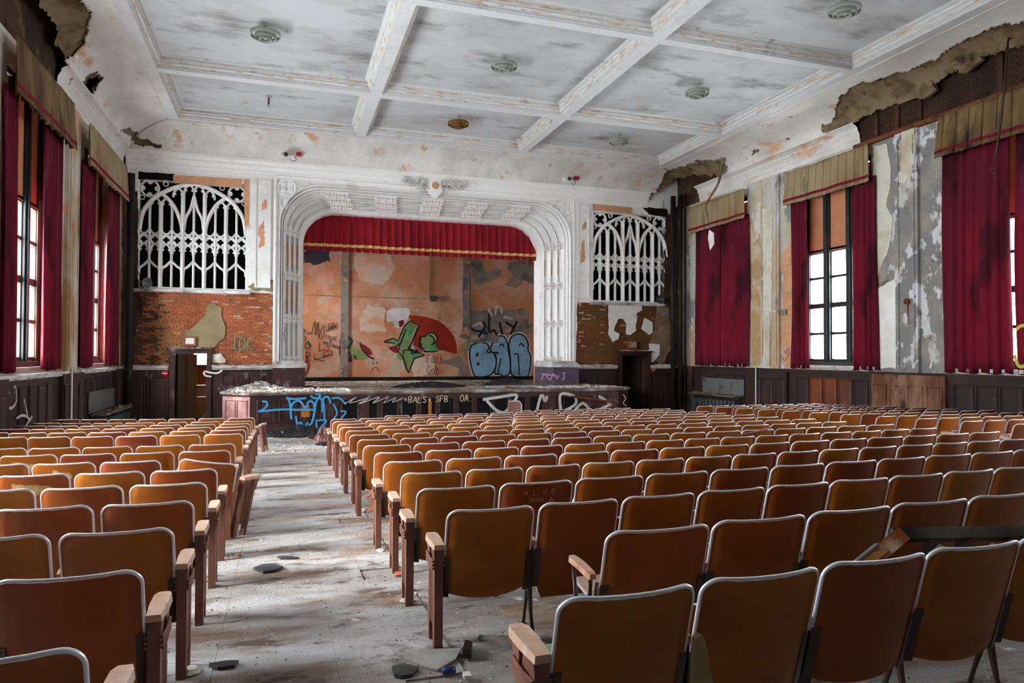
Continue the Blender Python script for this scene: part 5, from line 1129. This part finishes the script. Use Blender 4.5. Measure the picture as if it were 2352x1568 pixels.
for u, v, lb in ((379, 857, 'red fire alarm bell on the left front wainscot'), (1500, 849, 'red fire alarm bell on the right front wainscot')):
    p = ony(u, v, YF-.1); r = empty('alarm_bell', (p.x, YF-.13, p.z), lb, 'alarm bell', 'red alarm bells')
    k = MB(); k.lathe((p.x, YF-.10, p.z), [(.10, 0), (.10, -.04), (.07, -.07), (.02, -.075)], 16, 'y'); k.build('bell', M['red'], r, True); k = MB(); k.bb(p.x-.07, p.x+.07, YF-.185, YF-.17, p.z-.012, p.z+.012); k.build('bell_bar', M['whitepaint'], r)
    k = MB(); k.bb(p.x-.02+.03, p.x+.05, YF-.14, YF-.10, p.z-.24, p.z-.18); k.build('call_point', M['red'], r)
for u, v, mt, lb in ((332, 640, 'steel', 'grey horn loudspeaker on the left grille sill'), (1518, 683, 'slate', 'dark horn loudspeaker on the right grille sill')):
    p = ony(u, v, YF-.14); r = empty('horn_loudspeaker', (p.x, p.y, 3.62), lb, 'loudspeaker', 'horn loudspeakers'); p.z = 3.62+.17
    s = 1 if u < 900 else -1; k = MB(); ax = Vector((s*.6, -.7, -.1)).normalized(); u_ = ax.orthogonal().normalized(); w_ = ax.cross(u_); L = []
    for rr, h in ((.05, -.16), (.06, -.05), (.09, .04), (.15, .13), (.165, .14), (.13, .11), (.06, .02)): L.append([p+ax*h+(u_*math.cos(2*math.pi*i/18)+w_*math.sin(2*math.pi*i/18))*rr for i in range(18)])
    k.loft(L, True, True); k.build('horn', M[mt], r, True); k = MB(); k.box((p.x-s*.06, p.y+.06, 3.62+.04), (.08, .08, .08)); k.build('foot', M[mt], r)
p = ony(598, 985, 21.33); k = MB(); k.bb(p.x-.09, p.x+.09, 21.31, 21.34, p.z-.05, p.z+.05); r = k.build('power_outlet', M['gold'], None, False, (p.x, 21.32, p.z-.05)); tag(r, 'cream double outlet low on the stage front', 'outlet')
k = MB()
for s in (-.04, .04): k.lathe((p.x+s, 21.31, p.z), [(.025, 0), (.025, -.003)], 8, 'y')
k.build('socket', M['black'], r)
p = onx(1803, 717, XW); k = MB(); k.box((XW-.04, p.y, p.z), (.08, .26, .16)); k.box((XW-.03, p.y+.18, p.z+.04), (.06, .08, .04)); tag(k.build('thermostat_box', M['steel'], None, False, (XW-.04, p.y, p.z-.08)), 'small grey wall box beside the open right window', 'wall box')
p = onx(2085, 692, XW-.1); k = MB(); k.lathe((XW-.10, p.y, p.z), [(.075, 0), (.075, -.06), (.05, -.06), (.05, -.03)], 14, 'x'); tag(k.build('pipe_flange', M['rust'], None, True, (XW-.1, p.y, p.z-.07)), 'rusty round pipe stub on the peeling right pilaster', 'pipe stub')
k = MB(); k.prism([(XW-.091, p.y+a, p.z-.07+b) for a, b in ((-.03, 0), (.03, 0), (.012, -.45), (-.01, -.5))], (-.001, 0, 0)); k.build('rust_streak', M['rust'], wall_right)
for x_, u, lb in ((XW-.2, 1736, 'thin white conduit down the right wainscot'), (-XW+.2, 165, 'thin white conduit down the left wainscot')):
    p = onx(u, 850, x_); k = MB(); k.tube([(x_, p.y, zf(p.y)), (x_, p.y, 1.3)], .022, 6); tag(k.build('conduit', M['whitepaint'], None, True, (x_, p.y, zf(p.y))), lb, 'conduit', 'white conduits')
p = onx(1770, 716, XW-.1); k = MB(); k.tube([(XW-.15, p.y, 1.3), (XW-.15, p.y, p.z), (XW-.15, p.y-.25, p.z+.01)], .016, 6); k.box((XW-.17, p.y-.3, p.z), (.08, .12, .07)); tag(k.build('conduit', M['whitepaint'], None, True, (XW-.15, p.y, 1.3)), 'white conduit rising to a switch on the right pilaster', 'conduit', 'white conduits')
k = MB(); k.tube(smooth_curve([ony(486, 865, YF-.22), ony(471, 862, YF-.22), ony(470, 853, YF-.22), ony(485, 856, YF-.24), ony(500, 857, YF-.24), ony(510, 850, YF-.24)], 5), .03, 7)
tag(k.build('loose_cable', M['whitepaint'], None, True, ony(470, 862, YF-.22)), 'loose white cable looping beside the left doorway', 'cable')
# torn rods and a ragged rod hanging by the nearest pelmet
hr = empty('hanging_rods', onx(2281, 400, XW-.56), 'two dark bent rods hanging in front of the rotten right pelmet', 'rod')
k = MB(); k.tube([onx(2322, 70, XW-.02), onx(2315, 95, XW-.56)], .022, 6); k.build('rod', M['bracket'], hr, True)
for a, b in (((2315, 95), (2292, 335)), ((2303, 230), (2281, 400))):
    k = MB(); k.tube([onx(*a, XW-.56), onx((a[0]+b[0])/2+2, (a[1]+b[1])/2, XW-.56), onx(*b, XW-.56)], .022, 6); k.build('rod', M['bracket'], hr, True)
hl = empty('hanging_lath', onx(1658, 375, XW-.6), 'torn lath strip with a white plaster scrap hanging in the right corner', 'debris')
P = [onx(1672, 352, XW-.5)]+[onx(u, v, XW-.6) for u, v in ((1658, 375), (1650, 420), (1622, 470), (1626, 500), (1634, 545))]; k = MB(); k.tube(smooth_curve(P, 4), [.05]*8+[.04]*4+[.03]*4+[.015]*4+[.01], 7); k.build('lath_strip', M['brown_plaster'], hl, True)
k = MB(); P = [onx(u, v, XW-.6) for u, v in ((1630, 528), (1640, 535), (1641, 560), (1632, 575), (1627, 545))]; k.prism(P, (-.02, 0, 0)); k.build('plaster_scrap', M['plaster'], hl)
# brown plaster lumps still clinging in the tear
for u, v, s in ((2125, 208, .3), (1990, 225, .22), (2230, 140, .3)):
    c = onx(u, v, XW-.25); k = MB(); L = []
    for i in range(9):
        a = 2*math.pi*i/9; rr = s*(.7+.5*rnd.random()); L.append((XW-.2, c.y+rr*math.cos(a), c.z+rr*math.sin(a)*.8))
    k.prism(L, (-.10, 0, 0)); k.build('clinging_plaster', M['brown_plaster'], wall_right)

# ---- radiators under the corner windows
def radiator(sx, y0, y1, ztop, lab):
    yb = (y0+y1)/2; z0 = zf(yb); X = sx*(XW-.32); r = empty('radiator', (X, yb, z0), lab, 'radiator', 'radiators under the windows')
    for i in range(12):
        y = y0+.1+(y1-y0-.2)*i/11; k = MB(); k.bb(X-.08, X+.08, y-.035, y+.035, z0+.06, ztop-.18); k.build('fin', M['steel'], r)
    k = MB(); k.bb(X-.10, X+.10, y0, y0+.05, z0, ztop-.04); k.bb(X-.10, X+.10, y1-.05, y1, z0, ztop-.04); k.build('radiator_legs', M['slate'], r)
    k = MB(); k.bb(X-.18, X+.18, y0-.05, y1+.05, ztop-.04, ztop); k.build('radiator_shelf', M['steel'], r)
    k = MB()
    for i in range(60):
        s_ = rnd.uniform(.02, .07); k.box((X+rnd.uniform(-.14, .14), rnd.uniform(y0, y1), ztop+s_*.3), (s_, s_*1.4, s_*.5), Matrix.Rotation(rnd.random()*6, 3, 'Z') @ Matrix.Rotation(rnd.random(), 3, 'X'))
    tag(k.build('shelf_rubble', M['rubble_b'], r), kind='stuff')
    k = MB(); xb = sx*(XW-.10); k.bb(min(xb, xb-sx*.01), max(xb, xb-sx*.01), y0-.1, y1-.3, ztop+.02, ztop+.55); k.build('heat_shield', M['steel'], r)
radiator(1, 19.7, 22.3, .30, 'grey radiator heaped with rubble below the closed corner curtain'); radiator(-1, 19.9, 23.1, .12, 'dark radiator heaped with rubble below the second left window')

# ================================================================ LOOSE THINGS AND RUBBLE
def chunk(p, s, mat, lab=None, cat='rubble', grp=None, flat=.5, name='plaster_chunk'):
    k = MB(); pts = []; L = []
    n = 7
    for h, q in ((0, .8), (flat*.5, 1), (flat, .6)): L.append([Vector((math.cos(2*math.pi*i/n)*s*q*(.7+.5*rnd.random()), math.sin(2*math.pi*i/n)*s*q*(.7+.5*rnd.random()), h*s)) for i in range(n)])
    k.loft([[p+v for v in l] for l in L], True, True); o = k.build(name, mat, None, False, p)
    return tag(o, lab, cat, grp) if lab else o
def scatter(name, n, fn, mat, smin, smax, par=None, lab=None, cat=None, flat=.4, into=None, mi=0):
    k = into or MB()
    for i in range(n):
        p = fn(); s = smin+(smax-smin)*rnd.random()**2.2
        ex, ey, ez = s*rnd.uniform(.5, 1.4)/2, s*rnd.uniform(.4, 1)/2, s*flat*rnd.uniform(.4, 1.1)/2; rt = Matrix.Rotation(rnd.random()*6.3, 3, 'Z') @ Matrix.Rotation(rnd.uniform(-.5, .5), 3, 'X'); c0 = p+Vector((0, 0, s*flat*.4))
        vs = [c0+rt @ Vector((a_*ex*rnd.uniform(.3, 1.1), b_*ey*rnd.uniform(.3, 1.1), e_*ez*rnd.uniform(.4, 1.1))) for a_ in (-1, 1) for b_ in (-1, 1) for e_ in (-1, 1)]
        k.add(vs, [(0,1,3,2), (4,6,7,5), (0,4,5,1), (2,3,7,6), (0,2,6,4), (1,5,7,3)], mi)
    if into: return
    return tag(k.build(name, mat, par), lab, cat, None, 'stuff')
def fpt(x0, x1, y0, y1):
    def f():
        x, y = rnd.uniform(x0, x1), y0+(y1-y0)*rnd.random(); return Vector((x, y, zf(y)))
    return f
M['chip_d'] = paint('dark_grit', rgb(118, 104, 94), [], island=.4, bump=.2); M['chip_l'] = paint('pale_grit', rgb(206, 203, 200), [], island=.2, bump=.2)
def aisle_edge():
    y = 2+rnd.random()**1.5*19; x = rnd.choice((-4.15+rnd.gauss(.1, .25), -5.45+rnd.gauss(-.05, .18), rnd.uniform(-5.4, -4.1))); return Vector((x, y, zf(y)))
FG = MB()
scatter('', 4500, aisle_edge, None, .003, .017, into=FG, mi=0); scatter('', 5000, aisle_edge, None, .003, .018, into=FG, mi=1)
scatter('', 3000, fpt(-4.1, 1.5, 2.2, 8), None, .003, .022, into=FG, mi=1); scatter('', 3000, fpt(-4.1, 1.5, 2.2, 8), None, .003, .02, into=FG, mi=0)
scatter('', 900, fpt(-6.2, -3.2, 15.5, 21.2), None, .01, .08, into=FG, mi=2)
tag(FG.build('floor_grit', [M['chip_d'], M['chip_l'], M['rubble']]), 'plaster crumbs and dark grit strewn over the aisle floor', 'debris', None, 'stuff')
# flat broken pieces on the aisle floor, traced where they lie
def flatpiece(pts, th, mat, name, lab, cat, lift=.004, grp=None):
    k = MB(); P = [onfloor(u, v) for u, v in pts]; P = [p+Vector((0, 0, lift)) for p in P]; k.prism(P, (0, 0, th)); c = sum(P, Vector())/len(P); return tag(k.build(name, mat, None, False, (c.x, c.y, zf(c.y))), lab, cat, grp)
flatpiece([(582, 1310), (600, 1302), (632, 1299), (650, 1307), (632, 1314), (605, 1318)], .02, M['slate'], 'broken_slate', 'curved dark slate shard lying in the left aisle', 'shard')
flatpiece([(928, 1498), (1060, 1494), (1046, 1520), (1004, 1543), (958, 1530), (925, 1515)], .012, M['greytile'], 'loose_floor_tile', 'lifted pale floor tile at the foot of the first centre seat', 'tile')
flatpiece([(900, 1538), (925, 1530), (962, 1538), (948, 1555), (920, 1560), (905, 1555)], .015, M['slate'], 'broken_slate', 'dark grey slab beside the lifted floor tile', 'shard')
flatpiece([(635, 1280), (650, 1278), (686, 1281), (680, 1284), (645, 1285)], .008, M['slate'], 'broken_slate', 'thin dark sliver in the middle of the aisle', 'shard')
flatpiece([(480, 1530), (520, 1524), (548, 1523), (540, 1535), (500, 1540)], .015, M['slate'], 'broken_slate', 'dark slab near the left seats at the bottom edge', 'shard')
flatpiece([(1062, 1515), (1068, 1490), (1085, 1495), (1082, 1512)], .05, M['bracket'], 'iron_fitting', 'small dark iron fitting on the lifted floor tile', 'fitting')
flatpiece([(1100, 1460), (1112, 1462), (1108, 1474), (1096, 1472)], .006, paint('green_glass_bit', rgb(60, 92, 76), [], rough=.3, bump=0), 'green_scrap', 'small green scrap under the first centre seat', 'scrap')
p = onfloor(1030, 1549); k = MB(); k.tube([p+Vector((-.03, 0, .02)), p+Vector((.035, .004, .02))], .018, 10); tag(k.build('bottle_cap', paint('blue_plastic', rgb(34, 50, 110), [], rough=.35, bump=0), None, True, p), 'small blue cap on the aisle floor', 'cap')
flatpiece([(1062, 1553), (1078, 1551), (1084, 1562), (1066, 1563)], .02, M['whitepaint'], 'plastic_clip', 'small white plastic grate at the bottom edge', 'scrap')
flatpiece([(906, 1316), (922, 1313), (926, 1322), (908, 1326)], .012, paint('red_paper', rgb(196, 110, 96), [], bump=.1), 'paper_scrap', 'crumpled red and white paper by a centre seat leg', 'paper')
for u, v, s, lb in ((935, 1382, .05, 'white plaster lump under the second end standard'), (875, 1265, .04, 'white plaster lump under the fourth end standard'), (440, 1545, .06, 'pale rubble lump beside the left block end leg'), (492, 1345, .035, 'small pale lump beside a left block end leg'), (547, 1277, .03, 'brown lump in the left aisle'), (838, 1172, .05, 'white lump below the broken end seat')):
    chunk(onfloor(u, v), s, M['rubble_b'] if 'brown' in lb else M['rubble'], lb, 'rubble', 'plaster lumps on the floor')
# black plastic sheeting heaped against the stage
def heap(c, rx, ry, h, mat, lab, seed, cat='sheeting', name='plastic_sheet'):
    k = MB(); n, m_ = 90, 60; vs = []
    for j in range(m_+1):
        for i in range(n+1):
            a, b = 2*i/n-1, 2*j/m_-1; rr = min(1, math.hypot(a, b)); bz = (1-rr)**.7*h; nz = mnoise.noise(Vector((a*3, b*3, seed)))
            w1 = Vector((a*2.6+seed, b*2.6, seed)); w2 = w1+Vector((mnoise.noise(w1*1.5), mnoise.noise(w1*1.5+Vector((7, 0, 0))), 0))*.7
            f = (1-abs(2*mnoise.noise(w2*1.6)))*.7+(1-abs(2*mnoise.noise(w2*3.7)))*.4; z = max(.006, bz*(.1+.85*f)+.02*f)
            e = 1+.25*mnoise.noise(Vector((math.atan2(b, a), seed, 3))); x, y = c.x+a*rx*e, c.y+b*ry*e
            vs.append((x, y, c.z+z+(zf(y)-zf(c.y) if c.z < .3 else 0)))
    fs = [(j*(n+1)+i, j*(n+1)+i+1, (j+1)*(n+1)+i+1, (j+1)*(n+1)+i) for j in range(m_) for i in range(n) if math.hypot(2*(i+.5)/n-1, 2*(j+.5)/m_-1) < 1.0]
    k.add(vs, fs); o = k.build(name, mat, None, True, c); return tag(o, lab, cat)
heap(Vector((-4.45, 20.4, zf(20.4))), 1.0, .75, .32, M['blackplastic'], 'heap of crumpled black plastic sheeting before the blue graffiti', 1)
heap(Vector((-3.75, 17.2, zf(17.2))), .45, .35, .14, M['blackplastic'], 'small black scrap heap beside the front aisle seat', 2, 'scrap', 'cloth_scrap')
heap(Vector((-.2, 23.6, ZS)), 1.3, .5, .22, M['blackplastic'], 'crumpled black sheet lying mid stage', 3)
heap(Vector((2.9, 24.6, ZS)), .9, .5, .32, M['blackplastic'], 'black cloth lump before the blue bubble letters', 4)
heap(Vector((-3.95, 18.0, zf(18.0))), .25, .9, .45, M['pinkpan'], 'dusty pink cloth slumped by the front aisle seat', 5, 'cloth', 'pink_cloth')
k = MB(); k.box((-4.0, 18.9, zf(18.9)+.05), (.55, .16, .06), Matrix.Rotation(.2, 3, 'Z')); tag(k.build('wood_offcut', M['rust'], None, False, (-4.0, 18.9, zf(18.9))), 'short red-brown board before the black heap', 'board')
# rubble on the stage and before the right corner
def spt(x0, x1, y0, y1, pw=1.0): return lambda: Vector((rnd.uniform(x0, x1), y1-(y1-y0)*rnd.random()**pw, ZS))
def cone(c, r, h):
    def f():
        a, q = rnd.random()*6.28, r*math.sqrt(rnd.random()); return Vector((c[0]+q*math.cos(a), c[1]+q*math.sin(a), c[2]+h*(1-q/r)*rnd.random()))
    return f
scatter('corner_rubble', 900, cone((7.9, 22.1, zf(22.1)), 1.2, .5), M['rubble_b'], .04, .2, None, 'brown rubble pile on the floor in the right front corner', 'rubble')
SR = MB()
scatter('', 1500, spt(-6.3, -3.0, 21.6, 23.25), None, .02, .16, into=SR, mi=0); scatter('', 800, spt(3.2, 6.2, 21.8, 23.25), None, .02, .15, into=SR, mi=0); scatter('', 600, spt(-4.1, 4.1, 22.2, 29.5), None, .02, .11, into=SR, mi=1); scatter('', 800, cone((-5.6, 22.7, ZS), .9, .32), None, .03, .16, into=SR, mi=0)
tag(SR.build('stage_rubble', [M['rubble'], M['rubble_b']]), 'white plaster rubble and brown debris over the stage floor', 'rubble', None, 'stuff')
for i, (u, v, s) in enumerate(((1330, 882, .22), (1345, 880, .18), (1365, 884, .2), (1385, 886, .16), (1358, 878, .2), (1325, 886, .16))):
    chunk(onz(u, v+5, ZS), s, M['rubble'] if i % 2 else M['rubble_b'], ('leftmost', 'second', 'third', 'rightmost', 'topmost', 'smallest')[i]+' broken plaster slab on the right of the stage', 'rubble', 'plaster slabs on the right of the stage', .35)
for x, y, a, L, lb in ((-4.6, 22.6, .4, .5, 'pale board end on the left of the stage'), (2.4, 22.4, .1, 1.9, 'grey plank lying at the stage edge by the long pipe')):
    k = MB(); k.box((x, y, ZS+.05), (L, .2, .07), Matrix.Rotation(a, 3, 'Z')); tag(k.build('board', M['greytile'], None, False, (x, y, ZS)), lb, 'board')
for sd, (x0, x1, z) in enumerate(((-9.5, -8.3, 1.26), (-7.0, -5.3, 1.26), (5.3, 6.9, 1.26), (8.4, 9.4, 1.26))): scatter('ledge_dust', 160, lambda x0=x0, x1=x1, z=z: Vector((rnd.uniform(x0, x1), rnd.uniform(YF-.2, YF-.02), z)), M['rubble'], .02, .11, wall_front)
for D, n_ in ((DL, 'l'), (DR, 'r')): scatter('lintel_dust', 60, lambda D=D: Vector((rnd.uniform(D[0]-.1, D[1]+.1), rnd.uniform(YF-.18, YF-.03), D[3]+.16)), M['rubble'], .03, .12, wall_front)
# long rusty pipe jutting from the stage
a, b = onz(1160, 889, ZS+.05), ony(1414, 924, 20.9); k = MB(); k.tube([a, b], .04, 8); k.tube([b-(b-a).normalized()*.05, b], .045, 8); tag(k.build('rusty_pipe', M['rust'], None, True, a), 'long rusty pipe slanting off the stage edge', 'pipe')
# seat back wedged upright among the front seats
p = ony(1192, 962, 15.2); k = MB(); w, h = .28, .62
k.prism([(p.x-w, p.y, p.z-.25), (p.x+w*.2, p.y, p.z-.25), (p.x+w*.2, p.y, p.z+h*.55), (p.x, p.y, p.z+h*.66), (p.x-w*.9, p.y, p.z+h*.66)], (0, .03, 0)); r = k.build('upturned_seat_board', M['pinkpan'], None, False, (p.x-.1, p.y, p.z-.25)); tag(r, 'peach seat board standing on end among the front seats', 'seat board')
k = MB(); k.tube([(p.x-w*.9, p.y-.01, p.z+h*.66), (p.x, p.y-.01, p.z+h*.66), (p.x+w*.2, p.y-.01, p.z+h*.55), (p.x+w*.2, p.y-.01, p.z-.2)], .012, 6); k.build('board_trim', M['alu'], r)
# rusty rod leaning over the seats
a, b = onfloor(1680, 1004, .765), onfloor(1768, 984, .79); k = MB(); k.tube([a, b], .014, 6); k.lathe((b.x, b.y, b.z), [(.03, -.02), (.03, .02)], 8); tag(k.build('rusty_rod', M['rust'], None, True, a), 'rusty rod resting across the right centre seats', 'rod')
# window sash thrown over the near right seats
P0, P1, P2 = onz(2072, 1228, .775), onz(2440, 1222, .775), onz(1890, 1375, .54); P3 = P2+(P1-P0)
r = empty('window_sash', P2, 'dark broken window sash with brass hinge thrown over the near right seats', 'window sash')
e1 = (P1-P0).normalized(); e2 = (P2-P0).normalized(); nn = e1.cross(e2).normalized(); nn = nn if nn.z > 0 else -nn
def sbar(a, b, w, t, nm, mt):
    k = MB(); d = (b-a).normalized(); s_ = d.cross(nn).normalized(); k.loft([[q-s_*w/2-nn*t/2, q+s_*w/2-nn*t/2, q+s_*w/2+nn*t/2, q-s_*w/2+nn*t/2] for q in (a, b)], True, True); return k.build(nm, mt, r)
M['sashgrey'] = paint('weathered_sash_paint', rgb(92, 94, 86), [(rgb(40, 42, 40), 2, .52, .1, ISO, 142)], bump=.2); M['sashwood'] = paint('orange_sash_wood', rgb(150, 80, 36), [(rgb(206, 190, 170), 4, .64, .05, ISO, 140)], bump=.2)
sbar(P0-e1*.05, P1, .06, .045, 'top_rail', M['sashgrey']); sbar(P0, P2, .07, .05, 'side_stile', M['sashwood']); sbar(P2, P3, .06, .045, 'bottom_rail', M['sashgrey'])
for q in (.25, .5, .75): sbar(P0.lerp(P1, q), P2.lerp(P3, q), .035, .035, 'glazing_bar', M['frame_b'])
sbar(P0.lerp(P2, .5), P1.lerp(P3, .5), .035, .035, 'glazing_bar', M['frame_b'])
c = P0.lerp(P2, .42)+nn*.03; k = MB(); k.loft([[c+e2*a+e1*b+nn*h for a, b in ((-.06, -.035), (.06, -.035), (.06, .035), (-.06, .035))] for h in (-.01, .006)], True, True); k.build('hinge_plate', paint('brass', rgb(196, 150, 80), [], rough=.4, metal=.4, bump=.1), r)
k = MB(); k.tube([c+e2*.10-e1*.06+nn*.03, c-e2*.10-e1*.06+nn*.03], .012, 8); k.build('hinge_pin', M['steel'], r)
for q, w_ in ((.30, .05), (.62, .09)):
    k = MB(); A = P0.lerp(P1, q); k.loft([[A+e2*s_+e1*t_+nn*.001*0 for s_, t_ in ((.1, 0), (.32, .02), (.30, w_), (.12, w_*.8))], [A+e2*s_+e1*t_+nn*.004 for s_, t_ in ((.1, 0), (.32, .02), (.30, w_), (.12, w_*.8))]], True, True); k.build('glass_shard', M['whitepaint'], r)
# end standard leaning loose in the left aisle, fallen post in the centre block
def loose_standard(p, rot, lab):
    r = empty('loose_end_standard', p, lab, 'seat standard', 'loose end standards'); r.rotation_euler = rot
    for nm, ms in (('end_leg', 'end_leg_r'), ('end_leg', 'end_leg_f'), ('end_plate', 'end_plate'), ('end_ribs', 'end_ribs'), ('end_armrest', 'end_arm')): part(nm, ms, r)
p = onfloor(524, 1240); loose_standard((p.x+.02, p.y+.05, p.z+.01), (R(-4), R(10), R(-32)), 'loose brown end standard leaning out into the left aisle')
p = onfloor(846, 1188); loose_standard((p.x, p.y, p.z+.05), (R(72), 0, R(12)), 'fallen brown standard lying under the broken centre end seat')
p = onfloor(604, 1038); loose_standard((p.x, p.y, p.z), (R(4), R(-6), R(-25)), 'dusty end standard standing loose by the front left seats')
# dust smears and scratched names on seat backs
def on_back(ch, polys, w, mat, name):
    k = MB()
    for pl in polys:
        q = smooth_curve([Vector((*p, 0)) for p in pl], 3) if len(pl) > 2 else [Vector((*p, 0)) for p in pl]
        k.stroke([back_pt(p.x, p.y)+Vector((0, -.0015, 0)) for p in q], (0, -1, 0), w, .0008)
    o = k.build(name, mat, None, False, (0, 0, 0)); o.parent = ch
def find_seat(t):
    for o in bpy.data.objects:
        if o.name.startswith('auditorium_seat') and t in o.get('label', ''): return o
def txt(t, x, z, w, h): return [[(a, -b) for a, b in pl] for pl in text_px(t, x, -z, w, h)]
s_ = find_seat('centre block, fourth row from camera, second from')
if s_: on_back(s_, txt('A.L.V.D.', -.10, .70, .032, .035)+txt('MAR.A', -.06, .645, .035, .032), .0035, M['gold'], 'scratched_names'); s_['label'] = 'seat back scratched A.L.V.D. MAR.A, centre block, second from left aisle'
u_best = None
for o in bpy.data.objects:
    if o.name.startswith('auditorium_seat') and not o.parent:
        u, v = pr((o.location.x, o.location.y, o.location.z+.7)); d = math.hypot(u-1690, v-1042)
        if u_best is None or d < u_best[0]: u_best = (d, o)
o = u_best[1]; on_back(o, [[(-.10, .73), (-.11, .67)]]+txt('LIZZY', -.07, .68, .036, .045), .004, M['g_pinkw'], 'scratched_name'); o['label'] = 'red-brown seat back scratched with the name LIZZY'
M['smear'] = paint('chalky_dust_smear', rgb(206, 174, 128), [(rgb(176, 116, 54), 9, .52, .12, ISO, 141)], rough=.8, bump=.1)
for u0, v0, ss in ((45, 1085, .9), (175, 1085, .5), (60, 1115, .9)):
    best = None
    for o in bpy.data.objects:
        if o.name.startswith('auditorium_seat') and not o.parent:
            u, v = pr((o.location.x, o.location.y, o.location.z+.68)); d = math.hypot(u-u0, v-v0)
            if best is None or d < best[0]: best = (d, o)
    o = best[1]; k = MB(); P = ragged([Vector((-.17*ss, .62)), Vector((-.02, .60)), Vector((.16*ss, .66)), Vector((.12*ss, .71)), Vector((-.02, .705)), Vector((-.15*ss, .73))], .022, .02, u0)
    P = [(p.x, p.y) for p in P]; st = .006
    for i in range(-40, 40):
        for j in range(30):
            a, b = i*st, .58+j*st
            if inpoly((a+st/2, b+st/2), P): k.add([back_pt(x_, z_)+Vector((0, -.0015, 0)) for x_, z_ in ((a, b), (a+st, b), (a+st, b+st), (a, b+st))], [(0, 1, 2, 3)])
    q = k.build('dust_smear', M['smear'], None, False, (0, 0, 0)); q.parent = o

# tan rag hung over the standard between the two nearest centre seats
k = MB(); A = [ony(u, v, 2.02) for u, v in ((1600, 1466), (1612, 1458), (1620, 1468), (1640, 1580), (1618, 1590), (1592, 1580), (1596, 1510))]; k.prism(A, (0, .025, 0)); tag(k.build('rag', M['tan'], None, False, A[5]), 'tan rag hanging between the two nearest centre seats', 'rag')
